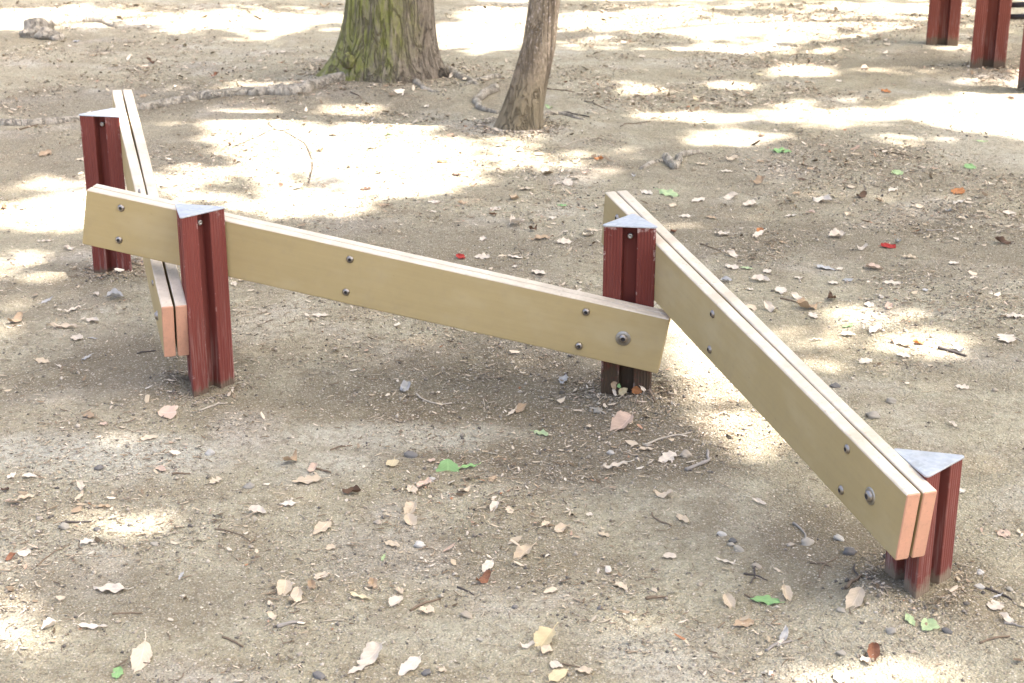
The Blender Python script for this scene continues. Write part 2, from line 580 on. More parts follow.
damp_shade = np.maximum.reduce([patch(-.05, 3.75, .75, .42), patch(.25, 3.45, .45, .3), patch(.62, 3.0, .42, .22, -.6), patch(-.95, 3.95, .35, .3), patch(.05, 2.95, .5, .16) * .6,
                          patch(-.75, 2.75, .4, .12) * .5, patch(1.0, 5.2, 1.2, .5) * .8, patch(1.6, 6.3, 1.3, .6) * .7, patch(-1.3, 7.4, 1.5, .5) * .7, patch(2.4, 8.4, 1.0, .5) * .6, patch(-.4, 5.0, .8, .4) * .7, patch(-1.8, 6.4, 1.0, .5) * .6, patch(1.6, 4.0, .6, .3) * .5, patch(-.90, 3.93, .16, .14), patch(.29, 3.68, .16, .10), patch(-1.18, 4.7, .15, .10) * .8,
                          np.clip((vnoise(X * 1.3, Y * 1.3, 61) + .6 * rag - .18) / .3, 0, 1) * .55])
dust = np.maximum.reduce([patch(-.9, 3.42, .55, .14, -.05), patch(-.35, 3.55, .3, .08) * .8, patch(-1.4, 3.2, .3, .2) * .6, patch(2.2, 6.5, .8, .6) * .5, patch(.3, 2.6, .6, .12) * .3])
for nm, arr in (('damp_shade', damp_shade * (1 - dust)), ('dust', dust)):
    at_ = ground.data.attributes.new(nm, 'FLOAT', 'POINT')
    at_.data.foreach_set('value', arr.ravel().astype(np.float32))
tag(ground, 'bare dry trodden soil dappled with sunlight', None, None, 'structure')


# ------------------------------------------------------------------ small builders
def tube(path, radii, segs=8, cap=True, squash=None):
    """verts, faces of a tapered tube along a list of points"""
    vs, fs = [], []
    path = [Vector(p) for p in path]
    up = Vector((0, 0, 1))
    n = len(path)
    for k, p in enumerate(path):
        d = (path[min(k + 1, n - 1)] - path[max(k - 1, 0)]).normalized()
        a = d.cross(up)
        a = a.normalized() if a.length > 1e-4 else Vector((1, 0, 0))
        b = a.cross(d).normalized()
        for j in range(segs):
            t = TAU * j / segs
            vs.append(p + (a * math.cos(t) + b * math.sin(t)) * radii[k])
    for k in range(n - 1):
        for j in range(segs):
            j2 = (j + 1) % segs
            fs.append((k * segs + j, k * segs + j2, (k + 1) * segs + j2, (k + 1) * segs + j))
    if cap:
        fs.append(tuple(range(segs))[::-1]); fs.append(tuple((n - 1) * segs + j for j in range(segs)))
    return vs, fs


def merge(parts):
    V_, F_ = [], []
    for vs, fs in parts:
        o = len(V_); V_ += list(vs); F_ += [tuple(i + o for i in f) for f in fs]
    return V_, F_


def lathe(profile, centre, axis_, segs=16, close=True):
    """profile: list of (radius, height along axis)"""
    ax = Vector(axis_).normalized()
    a = ax.orthogonal().normalized(); b = ax.cross(a)
    c = Vector(centre)
    vs, fs = [], []
    for r, h in profile:
        for j in range(segs):
            t = TAU * j / segs
            vs.append(c + ax * h + (a * math.cos(t) + b * math.sin(t)) * r)
    for k in range(len(profile) - 1):
        for j in range(segs):
            j2 = (j + 1) % segs
            fs.append((k * segs + j, k * segs + j2, (k + 1) * segs + j2, (k + 1) * segs + j))
    if close: fs.append(tuple((len(profile) - 1) * segs + j for j in range(segs)))
    return vs, fs


def bolt(parent, c, nrm, r, washer=0.0):
    """domed head with a hexagon socket, on a washer when WASHER > 0"""
    c = Vector(c); nrm = Vector(nrm).normalized()
    base = 0
    if washer:
        me = mesh_from('washer', *lathe([(washer, -.001), (washer, .0016), (washer * .94, .0024), (r * .5, .0024)], c, nrm, 24))
        base = .0024
    prof = [(r, base - .001), (r, base + .0012), (r * .93, base + r * .26), (r * .78, base + r * .44), (r * .58, base + r * .54),
            (r * .44, base + r * .57)]
    o = link('bolt', mesh_from('bolt', *lathe(prof, c, nrm, 20, False)), parent, [M['bolt']])
    # hexagon socket sunk into the dome
    pv, pf = lathe([(r * .50, base + r * .565), (r * .44, base + r * .55), (r * .40, base + r * .1), (.0002, base + r * .1)], c, nrm, 6)
    if washer:
        # the washer belongs to the bolt's own mesh (third level is the deepest)
        bm = bmesh.new(); bm.from_mesh(o.data)
        wm = me.copy()
        p, off = parent, Vector((0, 0, 0))
        while p is not None: off += Vector(p.location); p = p.parent
        wm.transform(Matrix.Translation(-off))
        n0 = len(bm.faces)
        bm.from_mesh(wm); bm.faces.ensure_lookup_table()
        for f in bm.faces[n0:]: f.material_index = 1
        bm.to_mesh(o.data); bm.free()
        o.data.materials.append(M['washer'])
    bm = bmesh.new(); bm.from_mesh(o.data)
    p, off = parent, Vector((0, 0, 0))
    while p is not None: off += Vector(p.location); p = p.parent
    k = len(o.data.materials)
    o.data.materials.append(M['socket'])
    vv = [bm.verts.new(Vector(v) - off) for v in pv]
    for f in pf:
        try:
            nf = bm.faces.new([vv[i] for i in f]); nf.material_index = k
        except ValueError:
            pass
    bm.to_mesh(o.data); bm.free()
    o.data.polygons.foreach_set('use_smooth', [True] * len(o.data.polygons))
    return o


# ------------------------------------------------------------------ balance beam: posts
def post_section(side, ridges=5, notch=.27, depth=.030, rc=.0045):
    """triangular section, a square channel down the middle of each side, fine ridges on the flanks; ccw"""
    Rr = side / math.sqrt(3)
    out = []
    for k in range(3):
        a = Vector((Rr * math.cos(TAU * k / 3), Rr * math.sin(TAU * k / 3)))
        b = Vector((Rr * math.cos(TAU * (k + 1) / 3), Rr * math.sin(TAU * (k + 1) / 3)))
        d = (b - a).normalized(); nrm = Vector((d.y, -d.x))          # outward
        L = (b - a).length
        n0, n1 = L * (.5 - notch / 2), L * (.5 + notch / 2)
        cut = rc * 1.9
        pts = [(cut * .45, -.0016), (cut, 0)]
        fl = n0 - cut - .002
        for r_ in range(ridges):
            s0 = cut + fl * (r_ + .25) / ridges; s1 = cut + fl * (r_ + .75) / ridges
            pts += [(s0, -.0013), (s1, -.0000)]
        pts += [(n0 - .0015, 0), (n0, -.0015), (n0 + .001, -depth), (n1 - .001, -depth), (n1, -.0015), (n1 + .0015, 0)]
        fl0 = n1 + .002
        for r_ in range(ridges):
            s0 = fl0 + fl * (r_ + .25) / ridges; s1 = fl0 + fl * (r_ + .75) / ridges
            pts += [(s0, -.0000), (s1, -.0013)]
        pts += [(L - cut, 0), (L - cut * .45, -.0016)]
        for s_, o_ in pts:
            q = a + d * s_ + nrm * o_
            out.append(q)
    return out


def prism(sec, x, y, turn, z0, z1, levels=None):
    cs, sn = math.cos(turn), math.sin(turn)
    zs = levels or [z0, z1]
    vs, fs = [], []
    n = len(sec)
    for z in zs:
        for q in sec: vs.append(Vector((x + q.x * cs - q.y * sn, y + q.x * sn + q.y * cs, z)))
    for k in range(len(zs) - 1):
        for j in range(n):
            j2 = (j + 1) % n
            fs.append((k * n + j, k * n + j2, (k + 1) * n + j2, (k + 1) * n + j))
    fs.append(tuple((len(zs) - 1) * n + j for j in range(n)))
    return vs, fs


def rounded_tri(side, r, seg=5):
    Rr = side / math.sqrt(3)
    pts = []
    for k in range(3):
        t = TAU * k / 3
        c = Vector((math.cos(t), math.sin(t))) * (Rr - 2 * r)
        for j in range(seg + 1):
            u = t - math.pi / 3 + (2 * math.pi / 3) * j / seg
            pts.append(c + Vector((math.cos(u), math.sin(u))) * r)
    return pts


CAPS, SIDE = .1395, .1320
beamset = empty('balance_beam', (POSTS[0][0], POSTS[0][1], 0),
                'zigzag low balance beam of three sloping buff planks bolted to four red capped posts', 'balance beam')
SEC = post_section(SIDE)
post_lab = ['tall red post where the left and middle beams cross', 'deep red post with mud and leaf scraps at its foot',
            'short red post at the low end of the near beam', 'chipped red post farthest back']
post_objs = []
for k, (x, y, th, h) in enumerate(POSTS):
    g = hz(x, y)
    vs, fs = prism(SEC, x, y, th, -.2, h - .002, [-.2, g - .01] + list(np.linspace(g + .005, h - .002, 14)))
    p = bpy.data.objects.new('post', bpy.data.meshes.new('post'))
    me = mesh_from('post', vs, fs, False)
    pe = link('post', me, beamset, [M[('red', 'red_deep', 'red_dusty', 'red')[k]]])
    # put the part's origin at its own foot
    me.transform(Matrix.Translation(Vector(beamset.location) - Vector((x, y, 0))))
    pe.location = Vector((x, y, 0)) - Vector(beamset.location)
    bpy.data.objects.remove(p)
    pe['label'] = post_lab[k]
    post_objs.append(pe)
    # cap: rounded triangle plate with a short turned-down lip
    tri = rounded_tri(CAPS, .006)
    vs, fs = prism(tri, x, y, th, h - .0035, h, [h - .0035, h - .0008, h])
    n = len(tri)
    for q in range(2 * n, 3 * n):
        vs[q] = Vector((x, y, vs[q].z)) + (vs[q] - Vector((x, y, vs[q].z))) * .985
    fs.append(tuple(range(n))[::-1])
    link('cap', mesh_from('cap', vs, fs, False), pe, [M['cap']])
    # a screw in each channel just under the cap
    for q in range(3):
        a = th + TAU * (q + .5) / 3
        nrm = Vector((math.cos(a), math.sin(a), 0))
        d = SIDE / (2 * math.sqrt(3)) - .030
        pos = Vector((x, y, h - .030)) + nrm * d
        uu, vv_ = [float(t_) for t_ in project(*pos)[:2]]
        o = link('screw', mesh_from('screw', *lathe([(.0045, -.001), (.0045, .011), (.0072, .0112), (.0072, .0135), (.0058, .0155), (.0024, .016), (.002, .0135), (.0003, .0135)], pos, nrm, 12)), pe, [M['washer']])

# ------------------------------------------------------------------ balance beam: planks
BEAMS = [  # x, y, z of the top centre at the high end, azimuth, length, slope
    (-1.04623, 3.93791, 0.49576, -0.16476, 1.47085, -0.17611),
    (0.26694, 4.06314, 0.45165, -1.24009, 1.4809, -0.1383),
    (-1.20887, 5.00538, 0.53195, -1.27175, 1.34884, -0.21433)]
HB, TB, GAP = .1440, .0614, .0042
beam_lab = ['long middle beam of two buff planks', 'near beam sloping towards the camera, two buff planks with salmon ends',
            'far beam of two buff planks with salmon ends']


def plank_mesh(length, hgt, th, seed):
    """chamfered plank along +x, top at z=0; slot 0 paint, 1 paler top edge, 2 sawn ends"""
    c = .0032
    sec = [(-th / 2 + c, 0), (th / 2 - c, 0), (th / 2 - c * .3, -c * .3), (th / 2, -c), (th / 2, -hgt + c), (th / 2 - c * .3, -hgt + c * .3), (th / 2 - c, -hgt), (-th / 2 + c, -hgt), (-th / 2 + c * .3, -hgt + c * .3),
           (-th / 2, -hgt + c), (-th / 2, -c), (-th / 2 + c * .3, -c * .3)]
    rs = random.Random(seed)
    vs, fs, mi, uvs = [], [], [], []
    N = 34
    xs = [0, .0022] + [length * k / N for k in range(1, N)] + [length - .0022, length]
    for ix, xx in enumerate(xs):
        wob = .0007 * math.sin(xx * 7 + seed) + rs.uniform(-.00025, .00025)
        k = 1 if 0 < ix < len(xs) - 1 else 0
        for (yy, zz) in sec:
            sh = 1 if k else (1 - .0036 / th)
            vs.append((xx, yy * sh + wob, (zz + hgt / 2) * (1 if k else 1 - .0036 / hgt) - hgt / 2 + rs.uniform(-.00025, .00025)))
            uvs.append((xx + seed * 3.7, zz if abs(yy) > th * .3 else yy + 1))
    n = len(sec)
    for a in range(len(xs) - 1):
        for j in range(n):
            j2 = (j + 1) % n
            fs.append((a * n + j, (a + 1) * n + j, (a + 1) * n + j2, a * n + j2))
            top = j in (0, 1, 10, 11)
            mi.append(2 if a in (0, len(xs) - 2) else (1 if top else 0))
    fs.append(tuple(range(n))); mi.append(2)
    fs.append(tuple((len(xs) - 1) * n + j for j in range(n))[::-1]); mi.append(2)
    me = mesh_from('plank', vs, fs, False)
    me.polygons.foreach_set('material_index', mi)
    lay = me.uv_layers.new(name='UVMap')
    for lp in me.loops: lay.data[lp.index].uv = uvs[lp.vertex_index]
    return me


def frame(j):
    x, y, z, az, L, sl = BEAMS[j]
    d = Vector((math.cos(az) * math.cos(sl), math.sin(az) * math.cos(sl), math.sin(sl)))
    n = Vector((-math.sin(az), math.cos(az), 0))
    w = d.cross(n)
    if w.z < 0: w = -w
    return Vector((x, y, z)), d, n, w


def on_front(j, u, v, off=0.0):
    """point of beam j's front face (side -n) seen at a pixel"""
    o, d, n, w = frame(j)
    o2 = o - n * (TB / 2 + off)
    ray = Vector(((u - 512) / FPX, CP + (341.5 - v) / FPX * SP, -SP + (341.5 - v) / FPX * CP))
    c = Vector((0, 0, CAMH))
    t = (o2 - c).dot(n) / ray.dot(n)
    return c + ray * t


BOLTS = {0: [(121, 208, .0095, 0), (119, 240, .0095, 0), (350, 259.3, .0095, 0), (346, 292, .0095, 0), (586, 312, .0095, 0), (579, 346, .0095, 0), (623.2, 338.3, .0115, .0185)],
         1: [(617.5, 218, .0095, 0), (713, 314, .0095, 0), (710, 349.5, .0095, 0), (847.5, 449, .0095, 0), (841.5, 490, .0095, 0), (870.5, 496, .0120, .0175)],
         2: [(157.8, 315.5, .0100, .013), (153.5, 283, .0085, 0), (140, 192, .009, 0)]}
for j in range(3):
    o, d, n, w = frame(j)
    x, y, z, az, L, sl = BEAMS[j]
    rot = Matrix((d, n, w)).transposed().to_4x4()
    for s in (-1, 1):
        th = (TB - GAP) / 2
        me = plank_mesh(L + (0.0 if s < 0 else .001), HB, th, j * 2 + s)
        for mm in ('buff', 'edge', 'end' if j else 'buff'): me.materials.append(M[mm])
        pl = bpy.data.objects.new('plank', me); COL.objects.link(pl)
        pl.parent = beamset
        me.transform(rot)                                        # keep children unrotated
        pl.location = o + n * s * (TB / 4 + GAP / 4) - Vector(beamset.location)
        if s < 0: pl['label'] = ('near-side plank of the ' + beam_lab[j].split(' of two')[0].split(' sloping')[0])
        if s < 0:
            for (u, v, r, wsh) in BOLTS[j]:
                bolt(pl, on_front(j, u, v), -n, r, wsh)


# ------------------------------------------------------------------ exercise frame at the back right
def pos_ground(u, v): return ground_at(u, v)


ef = [pos_ground(940, 43), pos_ground(986, 65), pos_ground(1037, 88)]
exf = empty('exercise_frame', (ef[1][0], ef[1][1], 0), 'dark red posts of an exercise frame joined by two black bars, at the top right', 'exercise frame')
SEC2 = post_section(.188, 5, .30, .040, .008)
ends = [(ef[0][0] + 1.15, ef[0][1] + .15), (ef[1][0] + 1.05, ef[1][1] + .10)]
tilt = [R(28), R(24), R(75), R(28), R(24)]
for k, (x, y) in enumerate(ef + ends):
    h = .95
    vs, fs = prism(SEC2, x, y, tilt[k] + math.pi, -.2, h, [-.2] + list(np.linspace(hz(x, y), h, 8)))
    pe = link('post', mesh_from('post', vs, fs, False), exf, [M['rust_red']])
    pe.data.transform(Matrix.Translation(Vector(exf.location) - Vector((x, y, 0))))
    pe.location = Vector((x, y, 0)) - Vector(exf.location)
    tri = rounded_tri(.196, .007)
    vs, fs = prism(tri, x, y, tilt[k] + math.pi, h, h + .004, [h + .001, h + .005])
    link('cap', mesh_from('cap', vs, fs, False), pe, [M['cap']])
for k in (0, 1):
    a, b = ef[k], ends[k]
    for zz in ((.25, .31) if k == 1 else (.42, .50)):
        A = Vector((a[0] + .045, a[1] - .02, zz)); B = Vector((b[0] - .045, b[1], zz))
        vs, fs = tube([A, A.lerp(B, .5), B], [.0135] * 3, 14)
        bar = link('bar', mesh_from('bar', vs, fs), exf, [M['bar']])
        dirv = (B - A).normalized()
        for e, sgn in ((A, 1), (B, -1)):
            vs, fs = lathe([(.030, -.004), (.030, .006), (.021, .010), (.020, .03), (.015, .034)], e, dirv * sgn, 16)
            link('flange', mesh_from('flange', vs, fs), bar, [M['bolt']])


# ------------------------------------------------------------------ trees
def trunk_mesh(path, rad, segs=88, furrow=.012, seed=0, flare=None, ribs=60):
    """path(z)->(x,y); rad(z); flare(theta,z)->extra radius"""
    zs = [-.25, -.1] + list(np.arange(-.04, 1.0, .018)) + list(np.arange(1.05, 9.6, .2))
    th = np.arange(segs) / segs * TAU
    vs = []
    for z in zs:
        cx, cy = path(z)
        r = rad(z)
        nn = vnoise(np.cos(th) * 4.2 + 31 + seed, np.sin(th) * 4.2 + z * 2.1, seed) + .6 * vnoise(np.cos(th) * 9 + 7, np.sin(th) * 9 + z * 3.4 + seed, seed + 3)
        tw = (th - math.pi / 2) / TAU + .02 * math.sin(z * 5)
        nn += .8 * (vnoise((tw % 1) * ribs, np.full_like(th, z * 3.2), seed + 9) + .5 * vnoise((tw % 1) * ribs * .5 + 50, np.full_like(th, z * 7), seed + 10))
        rr = r + nn * furrow * (r / .2)
        if flare is not None: rr = rr + flare(th, z)
        for t, q in zip(th, rr): vs.append((cx + math.cos(t) * q, cy + math.sin(t) * q, z))
    fs = []
    for a in range(len(zs) - 1):
        for j in range(segs):
            j2 = (j + 1) % segs
            fs.append((a * segs + j, a * segs + j2, (a + 1) * segs + j2, (a + 1) * segs + j))
    return mesh_from('trunk', vs, fs)


def interp(z, table):
    return float(np.interp(z, [t[0] for t in table], [t[1] for t in table]))


def root(parent, pts, r0, r1, sink=.35, mat='root', seed=0, name='root'):
    """a surface root following the soil through image points, half buried"""
    P_ = [ground_at(*p) for p in pts]
    path, rad = [], []
    N = 14 * (len(P_) - 1)
    for k in range(N + 1):
        t = k / N * (len(P_) - 1); i0 = min(int(t), len(P_) - 2); f = t - i0
        # catmull-rom
        p = [np.array(P_[max(0, min(len(P_) - 1, i0 + q))]) for q in (-1, 0, 1, 2)]
        c = .5 * ((2 * p[1]) + (-p[0] + p[2]) * f + (2 * p[0] - 5 * p[1] + 4 * p[2] - p[3]) * f * f + (-p[0] + 3 * p[1] - 3 * p[2] + p[3]) * f ** 3)
        r = r0 + (r1 - r0) * k / N
        r *= 1 + .22 * float(vnoise(k * .22 + seed, seed * 3.1, 5))
        c = c + np.array([float(vnoise(k * .3, seed, 6)), float(vnoise(k * .3, seed, 7))]) * r * 1.0
        z = hz(c[0], c[1]) + r * (1 - 2 * sink) + .3 * r * float(vnoise(k * .14, seed + 5.5, 8))
        if k == N: z -= r * 1.2
        path.append((c[0], c[1], z)); rad.append(r)
    vs, fs = tube(path, rad, 12)
    me = mesh_from(name, vs, fs)
    return link(name, me, parent, [M[mat]])


BX, BY = BIG
big = empty('tree', (BX, BY, 0), 'thick tree trunk with green moss and a flared foot', 'tree', 'trees')
PXM = FPX / project(BX, BY, 0)[2]


def big_path(z): return (BX + .02 + .03 * min(z, 1) , BY + .02 * z)


def big_rad(z): return interp(z, [(-.3, .275), (0, .255), (.06, .243), (.15, .226), (.3, .211), (.45, .203), (1, .195), (4, .16), (9.6, .06)])


def big_flare(th, z):
    e = math.exp(-max(z, 0) / .13)
    f = np.zeros_like(th)
    for ang, amp, wd in ((math.pi * 1.03, .15, .45), (-.25, .05, .35), (-1.2, .02, .4), (-2.2, .04, .4), (1.2, .06, .5), (2.2, .05, .4)):
        dd = np.angle(np.exp(1j * (th - ang)))
        f += amp * np.exp(-(dd / wd) ** 2)
    return f * e


tr = link('trunk', trunk_mesh(big_path, big_rad, 110, .015, 3, big_flare), big, [M['bark_moss']])


def knot(parent, u, v, Y, r, mat):
    c = at_depth(u, v, Y)
    bm = bmesh.new(); bmesh.ops.create_icosphere(bm, subdivisions=3, radius=r)
    for vt in bm.verts:
        q = vt.co.normalized()
        vt.co = vt.co * (1 + .3 * float(vnoise(q.x * 3 + 9, q.y * 3 + q.z * 2, 4))) + c
    me = bpy.data.meshes.new('burl'); bm.to_mesh(me); bm.free()
    me.polygons.foreach_set('use_smooth', [True] * len(me.polygons))
    link('burl', me, parent, [M[mat]])


knot(tr, 349, 61, BY - .17, .040, 'bark_moss')
knot(tr, 443, 75, BY - .10, .032, 'bark')
root(big, [(352, 86), (320, 93), (297, 99), (262, 99), (215, 101), (160, 107), (105, 117), (40, 124), (-20, 122)], .036, .020, .42, 'root', 1)
root(big, [(300, 98), (270, 97), (235, 99)], .030, .016, .3, 'root', 2)
root(big, [(445, 80), (462, 86), (478, 92)], .030, .010, .45, 'root', 3)
root(big, [(415, 90), (425, 97), (440, 100)], .020, .006, .5, 'root', 4)

SX, SY = SLIM
slim = empty('tree', (SX, SY, 0), 'slim brown tree trunk leaning to the right', 'tree', 'trees')
SPTS = [(at_depth(515, 133, SY).z, at_depth(516.5, 133, SY).x), (.10, at_depth(522.5, 108, SY).x), (at_depth(530, 75, SY).z, at_depth(531.5, 75, SY).x),
        (at_depth(538, 45, SY).z, at_depth(539, 45, SY).x), (at_depth(544, 0, SY).z, at_depth(544.5, 0, SY).x), (1.2, at_depth(544, 0, SY).x + .05), (7.4, at_depth(544, 0, SY).x - .2)]


def slim_path(z): return (interp(z, [(-.3, SPTS[0][1] - .06)] + SPTS), SY + .03 * z)


def slim_rad(z): return interp(z, [(-.3, .125), (0, .100), (.08, .088), (.2, .078), (.4, .069), (.6, .064), (4, .055), (9.6, .02)])


def slim_flare(th, z):
    e = math.exp(-max(z, 0) / .06)
    f = np.zeros_like(th)
    for ang, amp, wd in ((math.pi, .012, .6), (-.5, .025, .5), (-2.0, .02, .5), (1.0, .03, .5)):
        dd = np.angle(np.exp(1j * (th - ang))); f += amp * np.exp(-(dd / wd) ** 2)
    return f * e


link('trunk', trunk_mesh(slim_path, slim_rad, 64, .006, 8, slim_flare), slim, [M['bark_slim']])
root(slim, [(500, 96), (485, 100), (477, 107), (482, 114), (497, 118)], .024, .010, .25, 'root', 5)
root(slim, [(500, 84), (480, 88), (465, 93)], .018, .008, .35, 'root', 6)
root(slim, [(540, 120), (560, 118), (585, 124)], .018, .006, .4, 'root', 7)
root(slim, [(668, 160), (676, 168), (680, 158), (690, 154), (700, 152)], .018, .010, .2, 'root', 8)
root(slim, [(640, 170), (655, 163), (668, 160)], .010, .016, .5, 'root', 9)
knobroot = empty('tree_root', (*ground_at(40, 32), 0), 'pale knobbly tree root surfacing at the top left', 'root')
root(knobroot, [(52, 25), (75, 21), (100, 21), (116, 27)], .030, .014, .3, 'root', 11, 'root')
for (u_, v_, r_) in ((37, 30, .075), (46, 35, .055), (30, 34, .045), (56, 36, .04)):
    q_ = ground_at(u_, v_ + 2)
    c_ = (q_[0], q_[1], hz(*q_) + r_ * .25)
    bm = bmesh.new(); bmesh.ops.create_icosphere(bm, subdivisions=3, radius=r_)
    for vt in bm.verts:
        w_ = vt.co.normalized()
        vt.co = Vector((vt.co.x * 1.2, vt.co.y, vt.co.z * .75)) * (1 + .6 * float(vnoise(w_.x * 2 + 9 * r_ * 100, w_.y * 2 + w_.z * 2, 4))) + Vector(c_)
    me_ = bpy.data.meshes.new('knob'); bm.to_mesh(me_); bm.free()
    me_.polygons.foreach_set('use_smooth', [True] * len(me_.polygons))
    link('knob', me_, knobroot, [M['root']])
# thin roots lying like cracks in the big sunlit patch
thin = empty('tree_root', (*ground_at(290, 140), 0), 'thin dark forked roots crossing the big sunlit patch', 'root')
root(thin, [(232, 148), (258, 137), (275, 131), (292, 137), (306, 147), (312, 165), (308, 185)], .006, .004, .72, 'bark', 12)
root(thin, [(268, 125), (277, 131), (290, 132)], .005, .003, .6, 'bark', 13)

# unseen trees added out of frame so their crowns dapple the place
OUT = [((6.3, 3.4), .17, 'unseen tall tree added for shade, standing beyond the right edge near the beams'),
       ((6.8, 9.6), .19, 'unseen tall tree added for shade, standing beyond the exercise frame'),
       ((2.0, 15.0), .2, 'unseen tall tree added for shade, far behind the slim trunk'),
       ((-4.6, 11.5), .18, 'unseen tall tree added for shade, beyond the far left'),
       ((1.5, -2.6), .18, 'unseen tall tree added for shade, standing behind the camera')]
TREES = [(big, (BX, BY)), (slim, (SX, SY))]
for (x, y), r, lab in OUT:
    t_ = empty('tree', (x, y, 0), lab, 'tree', 'trees')
    link('trunk', trunk_mesh(lambda z, x=x, y=y: (x + .05 * math.sin(z), y), lambda z, r=r: interp(z, [(-.3, r * 1.7), (.1, r * 1.3), (.5, r), (4, r * .8), (9.6, r * .3)]), 40, .015, int(x * 3) + 20), t_, [M['bark']])
    TREES.append((t_, (x, y)))

# --- where sunlight reaches the soil: u, v, ru, rv, strength (measured on the photograph's ground)
LIT = [(40, 18, 95, 12, 1), (235, 20, 115, 12, 1), (150, 9, 60, 5, .8), (480, 36, 62, 20, 1), (505, 22, 60, 18, 1), (640, 22, 100, 13, 1), (725, 26, 110, 11, 1),
       (900, 8, 110, 6, 1), (860, 20, 75, 9, .9), (590, 42, 45, 7, .8), (760, 49, 90, 5, 1), (805, 38, 65, 5, .9), (965, 47, 40, 5, .9), (700, 5, 120, 4, .8), (990, 25, 40, 12, .9),
       (640, 90, 30, 7, 1), (735, 84, 34, 5, 1), (805, 72, 34, 6, 1), (885, 70, 45, 3, .9), (690, 118, 70, 5, 1), (742, 138, 48, 8, 1), (800, 113, 34, 10, 1), (860, 116, 50, 13, 1),
       (960, 110, 80, 17, 1), (1015, 112, 50, 26, 1), (912, 139, 40, 6, .9), (985, 82, 30, 6, .9), (1030, 84, 26, 12, 1), (845, 192, 55, 6, .45), (908, 192, 40, 5, .5),
       (575, 170, 42, 12, .75), (592, 157, 50, 7, .7), (685, 225, 42, 9, .7), (660, 190, 30, 6, .3),
       (250, 132, 62, 18, 1), (330, 152, 105, 32, 1), (405, 165, 105, 32, 1), (225, 182, 88, 20, 1), (300, 203, 95, 16, 1), (465, 163, 55, 15, .9), (235, 115, 40, 9, .8),
       (352, 115, 52, 6, 1), (242, 88, 38, 5, .9), (290, 70, 18, 4, .7), (165, 90, 32, 4, .5), (385, 130, 70, 10, .8),
       (45, 188, 62, 13, .9), (95, 203, 75, 15, 1), (35, 216, 70, 18, 1), (145, 210, 70, 12, 1), (20, 268, 52, 20, .9), (28, 300, 34, 18, .6), (62, 255, 55, 6, .5), (10, 330, 25, 10, .5),
       (455, 360, 35, 10, .35), (365, 315, 28, 7, .5), (290, 362, 45, 10, .4), (520, 400, 30, 8, .2), (160, 418, 100, 10, .22),
       (688, 350, 26, 32, 1), (715, 400, 44, 34, 1), (752, 438, 36, 18, 1), (700, 375, 40, 30, .9),
       (862, 330, 62, 22, .85), (912, 345, 52, 13, 1), (842, 360, 52, 13, .8), (962, 322, 42, 8, .3), (845, 297, 24, 10, .4), (800, 235, 30, 6, .3),
       (1010, 456, 24, 16, .55), (122, 517, 48, 11, 1), (88, 522, 22, 5, .8), (150, 512, 35, 9, .6), (8, 558, 18, 13, .8), (14, 582, 28, 10, .6), (5, 530, 12, 8, .5),
       (36, 634, 62, 28, .95), (18, 600, 32, 18, .8), (640, 626, 42, 13, .4), (560, 556, 40, 12, .1), (395, 562, 45, 14, .22),
       (905, 668, 72, 15, 1), (850, 679, 52, 8, .9), (960, 675, 50, 10, .7), (1015, 338, 20, 8, .3)]
DARK = [(225, 188, 38, 7, .75), (400, 78, 70, 20, 1), (300, 240, 60, 10, .6), (150, 150, 40, 12, .8), (895, 126, 40, 4, .6), (950, 60, 60, 8, .6)]


def lit_mask(x, y):
    """0 = shade, 1 = sun, at soil points"""
    u, v, d = project(x, y, 0 * x)
    m = np.zeros_like(x)
    wob = 1 + .6 * vnoise(x * 4.5, y * 4.5, 21) + .6 * vnoise(x * 11, y * 11, 22) + .4 * vnoise(x * 24, y * 24, 23)
    for (cu, cv, ru, rv, s_) in LIT:
        q = np.sqrt(((u - cu) / ru) ** 2 + ((v - cv) / rv) ** 2) * wob
        m = np.maximum(m, s_ * np.clip((1.30 - q) / .42, 0, 1))
    for (cu, cv, ru, rv, s_) in DARK:
        q = np.sqrt(((u - cu) / ru) ** 2 + ((v - cv) / rv) ** 2) * wob
        m = m * (1 - s_ * np.clip((1.15 - q) / .4, 0, 1))
    out = (d < .5) | (u < -60) | (u > 1084) | (v < -25) | (v > 740)
    far = np.clip((vnoise(x * 1.1, y * 1.1, 31) + .5 * vnoise(x * 3, y * 3, 32) - .12) / .1, 0, 1)
    return np.where(out, far * .9, m)


LDIR = np.array(SUN_DIR)


def canopy(n, x0, x1, y0, y1, smin, smax, zmin, zmax):
    """leaf centres, kept where their shadow should fall"""
    gx_ = rng.uniform(x0, x1, n); gy_ = rng.uniform(y0, y1, n); z = rng.uniform(zmin, zmax, n)
    keep = rng.random(n) > lit_mask(gx_, gy_)
    gx_, gy_, z = gx_[keep], gy_[keep], z[keep]
    t = z / LDIR[2]
    return np.stack([gx_ + LDIR[0] * t, gy_ + LDIR[1] * t, z], 1), rng.uniform(smin, smax, len(z))


CAN = 1.0
sets = [canopy(int(105000 * CAN), -3.6, 3.6, 1.6, 10.8, .085, .13, 7.6, 10.2), canopy(9000, -6, 7, 10.8, 19, .16, .24, 7.5, 10), canopy(6000, -5, 5, -4, 1.6, .14, .2, 7.5, 10)]
C_ = np.concatenate([s_[0] for s_ in sets]); S_ = np.concatenate([s_[1] for s_ in sets])
TXY = np.array([t_[1] for t_ in TREES])
own = np.argmin(((C_[:, None, :2] - TXY[None]) ** 2).sum(2) + np.array([0, 1.5, 0, 0, 0, 0, 0])[None], 1)


